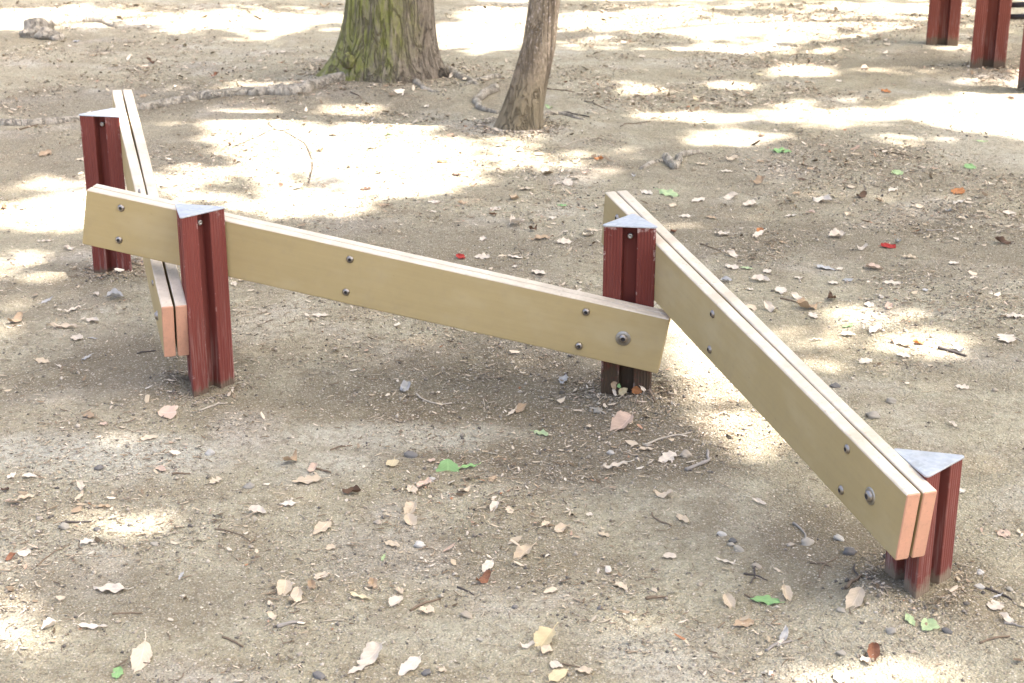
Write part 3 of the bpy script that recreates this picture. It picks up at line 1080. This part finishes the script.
def leaves_mesh(C, S):
    n = len(C)
    a = rng.uniform(0, TAU, n); tilt = rng.normal(0, .45, n); roll = rng.normal(0, .45, n)
    d = np.stack([np.cos(a) * np.cos(tilt), np.sin(a) * np.cos(tilt), np.sin(tilt)], 1)
    s0 = np.stack([-np.sin(a), np.cos(a), 0 * a], 1)
    up = np.cross(d, s0)
    sd = s0 * np.cos(roll)[:, None] + up * np.sin(roll)[:, None]
    S = S[:, None]
    w = .31
    v = np.stack([C - d * S * .5, C - d * S * .1 + sd * S * w, C + d * S * .25 + sd * S * w * .8, C + d * S * .5, C + d * S * .25 - sd * S * w * .8, C - d * S * .1 - sd * S * w], 1)
    i = np.arange(n)[:, None] * 6
    F = np.concatenate([i + np.array([[0, 1, 2, 3]]), i + np.array([[0, 3, 4, 5]])], 0)
    return mesh_np('crown', v.reshape(-1, 3), F, False)


for k, (t_, (tx, ty)) in enumerate(TREES):
    sel = own == k
    if not sel.any(): continue
    link('crown', leaves_mesh(C_[sel], S_[sel]), t_, [M['canopy']])
    pts = C_[sel]
    parts = []
    rs = random.Random(k)
    # limbs that reach into the leafy clusters
    for q in range(9):
        e = Vector(pts[rs.randrange(len(pts))])
        b = Vector((tx, ty, rs.uniform(5.0, 8.2)))
        if (e - b).length > 7: continue
        mid = b.lerp(e, .5) + Vector((rs.uniform(-.3, .3), rs.uniform(-.3, .3), rs.uniform(-.1, .5)))
        path = [b, b.lerp(mid, .5), mid, mid.lerp(e, .5), e]
        vs, fs = tube(path, [.05, .042, .03, .02, .008], 8)
        link('limb', mesh_from('limb', vs, fs), t_, [M['bark']])


# ------------------------------------------------------------------ fallen leaves
def leaf_mesh(shape, seed):
    """unit-long dry leaf: midrib along x, folded, curled, with a ragged rim and a stalk"""
    rs = random.Random(seed)
    NL, NW = 16, 3
    fold = {'flat': .12, 'folded': .75, 'curled': .45, 'lobed': .25, 'narrow': .3, 'broken': .2, 'round': .15}[shape] * rs.uniform(.7, 1.3)
    curl = {'flat': .10, 'folded': .25, 'curled': .95, 'lobed': .35, 'narrow': .3, 'broken': .2, 'round': .12}[shape] * rs.uniform(.7, 1.3)
    wid = {'flat': .22, 'folded': .28, 'curled': .26, 'lobed': .36, 'narrow': .12, 'broken': .27, 'round': .38}[shape] * rs.uniform(.88, 1.15)
    bend = rs.uniform(-.18, .18)
    ph = rs.uniform(0, 9)
    rows = []
    cut = rs.uniform(.55, .75) if shape == 'broken' else 1
    for i_ in range(NL + 1):
        t = i_ / NL * cut
        w = math.sin(math.pi * min(1, t ** .8 * .985 + .012)) ** .8 * wid
        if shape == 'round': w = math.sqrt(max(0, .25 - (t - .5) ** 2)) * .8
        wl = w * (1 + rs.uniform(-.13, .10)); wr = w * (1 + rs.uniform(-.13, .10))
        if shape == 'lobed':
            k_ = .42 + .58 * abs(math.sin(t * 3.2 * math.pi + .5)) ** .7
            wl *= k_; wr *= .42 + .58 * abs(math.sin(t * 3.2 * math.pi + .2)) ** .7
        row = []
        for j_ in range(-NW, NW + 1):
            f = j_ / NW
            ww = wl if f < 0 else wr
            y_ = f * ww
            z_ = abs(f) ** 1.2 * ww * fold
            x_ = t - .5 * cut
            z_ += curl * .55 * (t / cut - .5) ** 2 + .02 * math.sin(9 * t + ph + 3 * f) + .035 * abs(f) * math.sin(17 * t + ph * 2 + (2 if f < 0 else 0))
            if shape == 'curled': z_ += .22 * max(0, abs(f) - .3) * math.sin(5 * t + ph)
            if shape == 'broken' and i_ == NL: x_ += rs.uniform(-.06, .06)
            row.append((x_, y_ + bend * (t - .5) ** 2, z_))
        rows.append(row)
    vs = [p for r_ in rows for p in r_]
    m = 2 * NW + 1
    fs = [(a * m + b, (a + 1) * m + b, (a + 1) * m + b + 1, a * m + b + 1) for a in range(NL) for b in range(2 * NW)]
    uv = {}
    for a in range(NL + 1):
        for b in range(m): uv[a * m + b] = (a / NL, (b - NW) / NW)
    base = Vector(rows[0][NW])
    if shape != 'broken':
        L_ = rs.uniform(.12, .3)
        pv, pf = tube([base + Vector((.04, 0, 0)), base + Vector((-L_ * .5, rs.uniform(-.04, .04), .01)), base + Vector((-L_, rs.uniform(-.08, .08), .03))], [.012, .010, .013], 5)
        o_ = len(vs)
        vs += [tuple(p) for p in pv]; fs += [tuple(q + o_ for q in f) for f in pf]
        for q in range(len(pv)): uv[o_ + q] = (.5, 0)
    zmin = min(p[2] for p in vs)
    vs = [(p[0], p[1], p[2] - zmin) for p in vs]
    me = mesh_from('leaf', vs, fs)
    lay = me.uv_layers.new(name='UVMap')
    for lp in me.loops: lay.data[lp.index].uv = uv[lp.vertex_index]
    me.materials.append(M['leaf cream'])
    return me


SHAPES = ['flat', 'folded', 'curled', 'lobed', 'narrow', 'broken', 'round']
LEAF = {s_: [leaf_mesh(s_, 100 + q * 7 + i_ * 31) for q in range(5)] for i_, s_ in enumerate(SHAPES)}

# u, v, apparent length in pixels, shape, colour, turn in degrees (None: any)
LV = """149 439 18 flat cream;161 471 14 folded pinkish;12 477 14 flat pale;30 478 16 folded pale;83 490 14 curled pale;26 499 24 narrow cream;5 491 9 curled dark-brown
215 483 15 lobed cream;291 463 22 curled tan;307 482 29 lobed cream;312 471 14 curled pinkish;288 506 16 flat pale;258 513 19 folded pale;322 530 28 flat cream 8;331 548 17 broken cream;322 577 17 lobed cream
284 591 17 folded cream 40;295 602 19 curled cream 35;312 587 13 curled tan;110 590 24 flat pale 80;61 600 14 broken cream;86 544 13 broken pale 80;92 628 22 narrow pale 45;50 628 17 folded pale;141 661 37 flat cream 35;118 674 16 flat green -50
102 508 18 narrow tan;80 498 17 narrow cream;24 554 14 round pale;11 559 14 curled rust-brown;181 578 11 narrow grey 30;274 619 14 curled cream
393 465 15 round yellowish;432 461 13 broken pinkish;352 493 18 curled dark-brown -20;412 490 20 flat cream;425 485 22 lobed pinkish 20;448 470 24 broken green 75;466 468 20 narrow green -5;493 479 16 flat tan;465 491 15 curled cream;494 509 12 folded pale 60;509 511 14 lobed cream
411 512 15 folded cream 60;410 522 14 folded cream -40;393 546 19 flat cream;383 559 14 narrow pale-green -25;487 568 21 flat pale;522 556 22 folded cream 30;546 526 14 folded cream;560 531 16 curled cream -15;589 516 9 broken pale;604 535 12 round cream;550 592 16 flat cream;483 582 18 curled rust-brown
396 603 20 folded pale;400 592 14 flat cream 20;372 586 15 curled tan;359 598 18 narrow yellowish 50;426 613 17 broken cream 70;370 661 27 curled pale 30;356 671 22 flat pale;409 669 22 flat pale 75;443 672 14 broken cream;544 643 24 folded yellowish 50;546 652 18 curled cream 20;555 666 20 broken pale;558 677 28 flat yellowish 20;583 672 15 broken cream 80
622 587 21 flat cream -15;670 558 17 broken pale;663 498 20 curled cream;667 460 23 lobed pale;614 468 27 narrow pale;646 451 20 narrow cream -15;622 427 24 folded pinkish 30;542 435 19 flat pale-green 20;683 521 20 flat cream 15;526 648 15 curled pale
760 505 17 narrow pale;724 562 23 narrow pale;778 572 14 narrow cream 20;765 602 27 flat green 8;786 597 15 folded cream 70;730 604 18 folded cream -30;743 625 22 lobed tan;855 600 23 folded cream 70;873 656 18 folded rust-brown 75;866 663 16 curled pale;910 622 12 flat pale-green 80;928 627 22 broken pale-green -60
995 607 19 round pale;1004 535 13 round pinkish;962 492 13 broken pale;839 678 25 flat pale 15;1006 621 15 curled pale;998 597 12 narrow grey
698 201 19 flat pale;731 198 17 curled pale;750 206 15 folded pale;759 184 15 curled tan;790 216 13 flat pale;823 202 21 curled pale;851 188 13 flat cream;861 197 15 curled dark-brown;958 193 13 round orange;958 203 16 flat pale;722 235 16 lobed pale;760 232 13 curled orange;757 236 19 narrow pale;836 237 19 folded pale
861 250 12 curled pale;889 247 17 lobed red;898 243 10 curled grey;910 258 15 flat cream;956 240 10 flat pale;1002 243 16 curled dark-brown;954 264 12 lobed pale;732 256 14 curled pale;746 269 12 flat pale-green;731 268 16 lobed pale;761 281 18 folded pale;767 272 14 flat pale;750 290 10 broken pale;781 292 20 flat pale;799 279 11 broken pale
825 269 19 flat grey;840 270 11 broken pale;833 284 10 round pale;848 281 11 lobed grey;874 269 17 folded pinkish;891 284 19 flat pale;798 299 14 curled pale;831 300 16 curled dark-brown;881 297 12 narrow pale;806 309 24 curled tan;813 317 16 lobed pale;772 311 19 curled pale;752 309 13 broken cream 70;869 306 11 round pale;847 327 14 flat green;848 336 15 folded pale
874 331 26 flat pale;902 345 28 narrow pinkish;918 344 12 curled orange;903 356 17 flat pale;866 362 16 lobed pale;817 341 14 narrow pale;1006 340 26 lobed pale;1015 317 19 flat pale;962 388 15 lobed pale;953 426 18 narrow pale;925 291 11 flat grey;957 350 14 curled grey
515 225 19 curled pale;533 231 11 curled dark-brown;542 239 22 narrow tan;565 243 16 lobed pale;588 236 15 curled pale;595 231 15 narrow cream;553 219 12 broken pale;562 206 10 flat green;568 184 17 flat pale;526 190 17 flat cream;496 210 14 flat pale;483 240 12 broken pale;482 258 15 lobed pale;460 258 12 curled red;515 258 17 flat pale;515 268 9 broken pale;538 274 20 flat pale;502 257 11 flat cream
462 204 8 curled tan;513 414 13 narrow pale 60;521 411 14 curled tan -35;674 233 11 curled rust-brown;669 195 22 flat pale-green;44 242 13 narrow pale;69 250 10 curled pale;47 301 16 narrow grey;72 311 20 narrow pale 10;62 327 27 narrow cream;93 321 14 curled pale;77 338 15 round pale;86 359 13 narrow grey 20;43 362 17 flat cream;60 368 10 narrow pale;16 323 23 curled tan;167 414 31 broken pinkish 15;234 285 11 flat pale
4 209 10 curled rust-brown;93 339 10 narrow grey;104 425 12 broken pinkish;886 92 11 flat orange;782 152 20 flat green;897 174 13 round pale-green;970 168 12 round green;599 160 9 curled orange;697 101 10 curled yellowish;759 75 9 flat yellowish;549 109 9 curled pale-green;727 172 12 flat pale;982 142 12 narrow pale-green;152 63 10 curled dark-brown;215 77 8 curled rust-brown;442 162 11 round orange;387 135 13 flat green;427 105 10 broken pale;45 155 18 flat tan;320 151 10 curled tan;325 8 10 curled tan;379 137 9 flat pale"""
listed = []
for rec in LV.replace('\n', ';').split(';'):
    q = rec.split()
    listed.append((float(q[0]), float(q[1]), float(q[2]), q[3], q[4].replace('-', ' '), R(float(q[5])) if len(q) > 5 else None))

rl = random.Random(42)
N_LEAF = 300
tries = 0
while len(listed) < N_LEAF and tries < 20000:
    tries += 1
    u, v = rl.uniform(8, 1016), rl.uniform(22, 672)
    # more lie on the far right and beside the trunks, few on the trodden front
    x_, y_ = ground_at(u, v)
    dens = .12 + .88 * (v < 330) * (.35 + .65 * (u > 540)) - .1 * (v > 420)
    if rl.random() > dens * (1 if v > 120 else .8): continue
    if any((u - p[0]) ** 2 + (2 * (v - p[1])) ** 2 < 20 ** 2 for p in listed): continue
    if any(math.hypot(x_ - p[0], y_ - p[1]) < .16 for p in POSTS) or math.hypot(x_ - BX, y_ - BY) < .42 or math.hypot(x_ - SX, y_ - SY) < .2: continue
    # not underneath a beam seen from the camera
    if 80 < u < 670 and 180 + (u - 85) * .22 - 6 < v < 250 + (u - 85) * .22: continue
    dpx = .035 + .03 * rl.random()
    L_ = dpx * FPX / project(x_, y_, 0)[2] * .8
    listed.append((u, v, L_, rl.choice(['flat', 'flat', 'curled', 'folded', 'lobed', 'broken', 'narrow', 'curled', 'folded']), rl.choice(['pale', 'pale', 'cream', 'cream', 'tan', 'tan', 'pinkish', 'grey', 'dark brown']), None))

LANDMARKS = [((207, 392), 'the tall front post'), ((626, 398), 'the muddy middle post'), ((930, 590), 'the short post'), ((114, 276), 'the farthest red post'), ((387, 88), 'the mossy trunk'), ((516, 132), 'the slim trunk'),
             ((985, 66), 'the exercise frame'), ((400, 335), "the long beam's middle"), ((775, 470), 'the near beam'), ((457, 470), 'the bright green leaf'),
             ((300, 165), 'the big sunlit patch'), ((870, 338), 'the right sunlit patch'), ((122, 517), 'the small sunlit patch'), ((40, 632), 'the corner sunlit patch'), ((960, 112), 'the far right sunlit patch')]


def place_word(u, v):
    best = min(LANDMARKS, key=lambda q: (u - q[0][0]) ** 2 + (1.6 * (v - q[0][1])) ** 2)
    dx, dy = u - best[0][0], (v - best[0][1]) * 1.6
    d = math.hypot(dx, dy)
    how = 'close' if d < 55 else ('' if d < 130 else 'well')
    if abs(dx) > 1.3 * abs(dy): w = 'right of' if dx > 0 else 'left of'
    elif dy > 0: w = 'in front of'
    else: w = 'behind'
    if w in ('in front of', 'behind'):
        return (how + ' ' + w if how else w) + ' ' + best[1]
    return (how + ' ' + w if how else w) + ' ' + best[1]


def number(items, noun, group):
    """items: [(object, description words, place words, u)]: labels, look-alikes at one spot told apart by their order"""
    by = {}
    for o, a, p, u in items: by.setdefault(a + ' ' + noun + ' ' + p, []).append((u, o))
    words = ['second', 'third', 'fourth', 'fifth']
    for lab, os_ in by.items():
        os_.sort(key=lambda q: q[0])
        for k_, (u, o) in enumerate(os_):
            n = len(os_)
            pre = ''
            if n > 1:
                pre = 'leftmost ' if k_ == 0 else ('rightmost ' if k_ == n - 1 else (words[k_ - 1] + ' leftmost ' if k_ <= 4 else ''))
            tag(o, pre + lab, noun, group)


SHAPEW = {'flat': 'flat oval', 'folded': 'folded', 'curled': 'curled', 'lobed': 'lobed', 'narrow': 'narrow', 'broken': 'torn', 'round': 'round'}
items = []
for k, (u, v, L_, shp, colr, turn) in enumerate(listed):
    x_, y_ = ground_at(u, v)
    x_, y_ = ground_at(u, v, hz(x_, y_))
    size = L_ / FPX * project(x_, y_, 0)[2]
    if shp == 'narrow': size *= 1.05
    o = bpy.data.objects.new('fallen_leaf', rl.choice(LEAF[shp]))
    COL.objects.link(o)
    ang = turn if turn is not None else rl.uniform(-.75, .75)
    if turn is not None and abs(math.cos(turn)) < .9:
        # lies pointing away from the camera: foreshortened, so longer than it looks
        size *= 1 + .45 * abs(math.sin(turn))
        ang = math.atan2(math.sin(turn) * 2.4, math.cos(turn))
    if rl.random() < .5: ang += math.pi
    size = min(size * .96, .11)
    o.scale = (size * rl.uniform(1.0, 1.15), size * rl.uniform(.95, 1.25) * (1.15 if v < 300 else 1), size * rl.uniform(.8, 1.5))
    eps = .03
    sx_ = (hz(x_ + eps, y_) - hz(x_ - eps, y_)) / (2 * eps); sy_ = (hz(x_, y_ + eps) - hz(x_, y_ - eps)) / (2 * eps)
    nrm = Vector((-sx_ + rl.uniform(-.14, .14), -sy_ + rl.uniform(-.22, .08), 1)).normalized()
    if shp in ('folded',) and turn is not None: nrm = Vector((-sx_ + rl.uniform(-.2, .2), -sy_ - .5, 1)).normalized()
    if colr == 'green' and u == 448:      # stands up on its edge, blade to the camera
        nrm = Vector((.15, -.85, .5)).normalized(); o.scale = (size * .9, size * 1.25, size * .6)
    o.rotation_euler = (nrm.to_track_quat('Z', 'Y').to_matrix() @ Matrix.Rotation(ang, 3, 'Z')).to_euler()
    o.location = (x_, y_, hz(x_, y_) + .0025)
    sl_ = o.material_slots[0]; sl_.link = 'OBJECT'; sl_.material = M['leaf ' + colr]
    sz = 'tiny' if size < .030 else ('small' if size < .048 else ('large' if size > .075 else ''))
    items.append((o, ' '.join(w for w in (sz, SHAPEW[shp], colr) if w), place_word(u, v), u))
number(items, 'leaf', 'fallen leaves on the soil')

# scraps caught in the hollow foot of the muddy post
mx, my = POSTS[1][0], POSTS[1][1]
for (u, v, zz, L_, shp, colr, lab) in [(613, 384, .030, .030, 'broken', 'tan', 'tan leaf scrap tucked upright into the foot of the muddy middle post'),
                                     (618.5, 385, .034, .016, 'broken', 'green', 'tiny bright green scrap stuck at the foot of the muddy middle post'),
                                     (614, 396, .018, .028, 'narrow', 'pale', 'pale narrow leaf leaning on the foot of the muddy middle post'),
                                     (637, 391, .028, .028, 'folded', 'orange', 'orange leaf standing in the hollow at the foot of the muddy middle post'),
                                     (623, 390, .026, .026, 'folded', 'yellowish', 'yellowish folded leaf upright in the muddy middle post\'s foot'),
                                     (643, 401, .012, .030, 'narrow', 'pale', 'pale narrow leaf lying against the right of the muddy post\'s foot')]:
    p = at_depth(u, v, my - .045)
    o = bpy.data.objects.new('leaf_scrap', LEAF[shp][1]); COL.objects.link(o)
    o.location = (p.x, my - .052 - .6 * max(0, .02 - zz), max(hz(p.x, my - .05) + .012, p.z))
    o.scale = (L_, L_ * 1.2, L_)
    o.rotation_euler = (R(62), R(rl.uniform(-70, 70)), R(rl.uniform(-25, 25)))
    s_ = o.material_slots[0]; s_.link = 'OBJECT'; s_.material = M['leaf ' + colr]
    tag(o, lab, 'leaf', 'leaf scraps at the muddy post')


# ------------------------------------------------------------------ stones and twigs
def stone_mesh(seed):
    bm = bmesh.new(); bmesh.ops.create_icosphere(bm, subdivisions=3, radius=.5)
    rs = random.Random(seed); a, b, c = rs.uniform(0, 50), rs.uniform(0, 50), rs.uniform(.55, .75)
    for vt in bm.verts:
        q = vt.co.normalized()
        d = 1 + .55 * float(vnoise(q.x * 1.4 + a, q.y * 1.4 + q.z * 1.7 + b, seed)) + .2 * float(vnoise(q.x * 3 + b, q.z * 3 + q.y * 2 + a, seed + 1))
        vt.co = Vector((vt.co.x * d, vt.co.y * d * .8, vt.co.z * d * c))
    me = bpy.data.meshes.new('stone'); bm.to_mesh(me); bm.free()
    me.polygons.foreach_set('use_smooth', [True] * len(me.polygons))
    me.materials.append(M['stone grey'])
    return me


STONE = [stone_mesh(s_) for s_ in range(8)]
SV = """722 534 9 pale;739 550 11 grey;807 543 14 grey;850 553 14 dark;839 539 12 pale;891 633 12 grey;980 574 9 pale;979 587 10 pale;686 456 13 tan;841 611 10 grey;947 632 10 dark;841 654 10 grey;731 545 8 grey;757 567 9 tan;733 541 9 dark
210 454 11 pale;249 487 11 grey;65 528 12 grey;99 469 10 dark;319 677 13 dark;97 530 8 dark;467 616 14 tan;611 454 8 pale;411 456 13 dark;426 674 11 dark;378 523 9 tan;598 412 10 grey;420 546 12 pale;835 387 10 dark;873 417 15 grey;891 402 11 grey;995 391 8 tan
432 480 8 pale;648 446 7 tan;515 607 7 dark;700 585 8 tan;790 545 8 tan;912 652 8 tan;1010 590 8 grey;300 655 7 tan;480 640 7 grey;600 608 7 dark;155 545 8 grey;40 520 8 tan"""
items = []
for rec in SV.replace('\n', ';').split(';'):
    u, v, L_, colr = rec.split(); u, v, L_ = float(u), float(v), float(L_)
    x_, y_ = ground_at(u, v); x_, y_ = ground_at(u, v, hz(x_, y_))
    size = L_ / FPX * project(x_, y_, 0)[2] * .85
    o = bpy.data.objects.new('pebble', rl.choice(STONE)); COL.objects.link(o)
    o.scale = (size * 1.15, size * 1.15, size * 1.0)
    o.rotation_euler = (rl.uniform(-.3, .3), rl.uniform(-.3, .3), rl.uniform(-.6, .6))
    o.location = (x_, y_, hz(x_, y_) + size * .14)
    s_ = o.material_slots[0]; s_.link = 'OBJECT'; s_.material = M['stone ' + colr]
    items.append((o, ('small ' if size < .022 else '') + {'dark': 'dark grey', 'tan': 'tan', 'pale': 'pale grey', 'grey': 'mid grey'}[colr] + ' smooth', place_word(u, v), u))
number(items, 'pebble', 'pebbles on the soil')

# u0 v0 u1 v1 thickness(mm) sag colour
TV = """687 467 706 450 9 -.25 grey;794 517 806 535 5 .2 grey;846 592 861 578 8 .0 brown;766 646 792 637 6 .1 grey;754 556 752 578 4 .1 dark;985 591 1012 601 5 .15 dark;1004 621 1024 625 5 .1 grey;410 608 440 596 6 .15 brown;645 443 692 432 6 .1 pale;646 592 668 590 7 .1 brown;652 504 672 516 4 -.2 brown
457 583 474 591 4 .1 dark;277 624 303 620 8 .1 grey;61 520 96 518 5 .1 dark;36 562 70 540 3 .15 brown;222 634 243 644 5 .1 brown;309 463 331 469 6 .1 brown;172 473 190 472 5 .1 brown;112 611 142 610 4 .1 brown;938 350 966 358 9 .05 dark;927 227 944 226 5 .1 grey;416 396 452 403 5 -.35 pale;200 413 228 405 5 .1 tan;137 356 156 354 5 .1 dark
744 567 768 574 4 .1 dark;745 588 762 600 4 .1 brown;854 566 872 585 4 -.3 dark;810 560 832 566 4 .3 brown;820 575 838 556 3 .2 brown;560 116 590 120 7 .2 dark;545 92 575 94 7 .15 brown;585 103 604 110 6 .1 brown;350 100 362 108 6 .2 brown;700 245 722 252 4 .2 brown;980 640 1010 634 5 .1 brown;850 455 880 470 3 .2 brown;560 660 590 668 3 .2 brown;215 525 250 535 3 .2 brown;330 445 352 440 4 .2 brown
1000 337 1022 344 6 .2 pale;780 300 800 305 5 .1 brown;20 130 55 122 8 .1 brown;560 150 600 140 5 .2 pale;620 130 650 124 5 .2 brown;880 150 912 156 6 .1 brown;640 400 655 408 7 .1 brown;590 408 606 414 6 .1 pale;690 300 708 312 4 .1 dark"""
items = []
for rec in TV.replace('\n', ';').split(';'):
    q = rec.split(); u0, v0, u1, v1, mm, sag = map(float, q[:6]); colr = q[6] if q[6] != 'tan' else 'pale'
    a = np.array(ground_at(u0, v0)); b = np.array(ground_at(u1, v1))
    c = (a + b) / 2; d = b - a; L_ = np.hypot(*d); nn = np.array([-d[1], d[0]])
    path, rad = [], []
    ph = rl.uniform(0, 30)
    for k in range(11):
        t = k / 10
        p = a + d * t + nn * (sag * 4 * t * (1 - t) * .5 if colr != 'grey' or mm < 8 else sag * (1 - abs(2 * t - 1.1))) + nn * .05 * float(vnoise(t * 6 + ph, ph, 3))
        r = mm / 2000 * (1 - .35 * t) * (1 + .3 * float(vnoise(t * 9 + ph, 3, 4)))
        path.append((p[0] - c[0], p[1] - c[1], hz(p[0], p[1]) + r * .75 + .006 * max(0, float(vnoise(t * 3 + ph, 1, 5)))))
        rad.append(r)
    vs, fs = tube(path, rad, 7)
    if L_ > .13:                      # a side shoot
        j = 5; s2 = 1 if rl.random() < .5 else -1
        p0 = Vector(path[j]); dirv = (Vector(path[7]) - p0).normalized()
        e = p0 + (dirv + Vector((-dirv.y, dirv.x, 0)) * s2 * .9).normalized() * L_ * .22
        e.z = hz(e.x + c[0], e.y + c[1]) + .003
        vs, fs = merge([(vs, fs), tube([p0, p0.lerp(e, .5), e], [rad[j] * .6, rad[j] * .5, rad[j] * .35], 6)])
    o = link('twig', mesh_from('twig', vs, fs), None, [M['twig ' + colr]])
    o.location = (c[0], c[1], 0)
    ln = 'short' if L_ < .06 else ('long' if L_ > .11 else '')
    items.append((o, ' '.join(w for w in (ln, 'thick' if mm >= 7 else 'thin', colr) if w), place_word((u0 + u1) / 2, (v0 + v1) / 2), (u0 + u1) / 2))
number(items, 'twig', 'twigs on the soil')


# ------------------------------------------------------------------ countless small bits
def scatter_xy(n, bias):
    """soil points, about even per picture area near the camera, thicker in drifts"""
    X_, Y_ = [], []
    while len(X_) < n:
        m_ = 20000
        y_ = 2.05 + (rng.random(m_) ** 1.35) * 8.6
        x_ = rng.uniform(-1, 1, m_) * (y_ * .335 + .25)
        p = np.clip(.38 + bias * (vnoise(x_ * 1.6, y_ * 1.6, 41) * 1.6 + vnoise(x_ * 5, y_ * 5, 42) * 1.2), .04, 1)
        p = p * np.where((x_ > .0) & (y_ > 4.3), 1.0, .6)
        ok = rng.random(m_) < p
        X_ += list(x_[ok]); Y_ += list(y_[ok])
    X_, Y_ = np.array(X_[:n]), np.array(Y_[:n])
    k = 0
    for (px, py, r0, m_) in [(p[0], p[1], .075, n // 150) for p in POSTS] + [(BX, BY, .30, n // 60), (SX, SY, .12, n // 90)]:
        a = rng.uniform(0, TAU, m_); r = r0 + np.abs(rng.normal(0, r0 * .45, m_))
        X_[k:k + m_] = px + np.cos(a) * r; Y_[k:k + m_] = py + np.sin(a) * r
        k += m_
    return X_, Y_


def flakes(n):
    x_, y_ = scatter_xy(n, .9)
    s_ = np.exp(rng.normal(math.log(.0043), .58, n)).clip(.0025, .026) * (1 + .07 * y_) * (1 + .13 * np.clip(y_ - 4, 0, 4))
    a = rng.uniform(0, TAU, n); w = rng.uniform(.2, .6, n)
    tx, ty = rng.normal(0, .3, n), rng.normal(-.12, .3, n)
    z = height(x_, y_) + .0012 + s_ * .14
    uv = [(-.5, 0), (-.15, .42), (.3, .36), (.5, -.02), (.2, -.4), (-.25, -.38)]
    vv = []
    for (p, q) in uv:
        jp = p + rng.uniform(-.12, .12, n); jq = (q + rng.uniform(-.12, .12, n)) * w
        dx = (jp * np.cos(a) - jq * np.sin(a)) * s_; dy = (jp * np.sin(a) + jq * np.cos(a)) * s_
        vv.append(np.stack([x_ + dx, y_ + dy, z + dx * tx + dy * ty + abs(jp) * s_ * rng.uniform(-.05, .35, n)], 1))
    V_ = np.stack(vv, 1).reshape(-1, 3)
    i_ = np.arange(n)[:, None] * 6
    return mesh_np('leaf_litter', V_, np.concatenate([i_ + np.array([[0, 1, 2, 3]]), i_ + np.array([[0, 3, 4, 5]])]), False)


lit_ = link('leaf_litter', flakes(64000), None, [M['crumbs']])
tag(lit_, 'countless pale crumbs of dry leaf strewn over the soil', 'leaf litter', None, 'stuff')


def gravel(n):
    x_, y_ = scatter_xy(n, .5)
    s_ = np.exp(rng.normal(math.log(.0042), .42, n)).clip(.002, .012) * (1 + .04 * y_)
    base = np.array([(1, 0, 0), (-1, 0, 0), (0, 1, 0), (0, -1, 0), (0, 0, .8), (0, 0, -.6)], float)
    a = rng.uniform(0, TAU, n)
    vv = []
    for b in base:
        q = b[None] + rng.uniform(-.35, .35, (n, 3))
        q = q * s_[:, None] * .5
        xx = q[:, 0] * np.cos(a) - q[:, 1] * np.sin(a); yy = q[:, 0] * np.sin(a) + q[:, 1] * np.cos(a)
        vv.append(np.stack([x_ + xx, y_ + yy, height(x_, y_) + s_ * .12 + q[:, 2]], 1))
    V_ = np.stack(vv, 1).reshape(-1, 3)
    f = np.array([(0, 2, 4), (2, 1, 4), (1, 3, 4), (3, 0, 4), (2, 0, 5), (1, 2, 5), (3, 1, 5), (0, 3, 5)])
    F_ = (np.arange(n)[:, None, None] * 6 + f[None]).reshape(-1, 3)
    return mesh_np('gravel', V_, F_, False)


gr = link('gravel', gravel(45000), None, [M['grit']])
tag(gr, 'fine grit and tiny stones bedded all over the soil', 'gravel', None, 'stuff')


def straws(n):
    x_, y_ = scatter_xy(n, 1.0)
    L_ = rng.uniform(.006, .024, n) * (1 + .04 * y_); r = rng.uniform(.0005, .0013, n) * (1 + .05 * y_)
    a = rng.uniform(0, TAU, n); bend = rng.normal(0, .2, n); lift = np.abs(rng.normal(0, .12, n))
    vv = []
    for k in range(4):
        t = k / 3 - .5
        px = x_ + np.cos(a) * L_ * t - np.sin(a) * bend * L_ * (.25 - t * t) * 2
        py = y_ + np.sin(a) * L_ * t + np.cos(a) * bend * L_ * (.25 - t * t) * 2
        pz = height(px, py) + r + .0015 + lift * L_ * (t + .5)
        for (ox, oz) in ((1, -.5), (-1, -.5), (0, 1)):
            vv.append(np.stack([px - np.sin(a) * r * ox, py + np.cos(a) * r * ox, pz + r * oz], 1))
    V_ = np.stack(vv, 1).reshape(-1, 3)
    f = np.array([(k * 3 + j, k * 3 + (j + 1) % 3, k * 3 + 3 + (j + 1) % 3, k * 3 + 3 + j) for k in range(3) for j in range(3)])
    F_ = (np.arange(n)[:, None, None] * 12 + f[None]).reshape(-1, 4)
    return mesh_np('twig_litter', V_, F_, True)


tl = link('twig_litter', straws(9000), None, [M['straw']])
tag(tl, 'countless broken stalks and twig bits over the soil', 'twig litter', None, 'stuff')
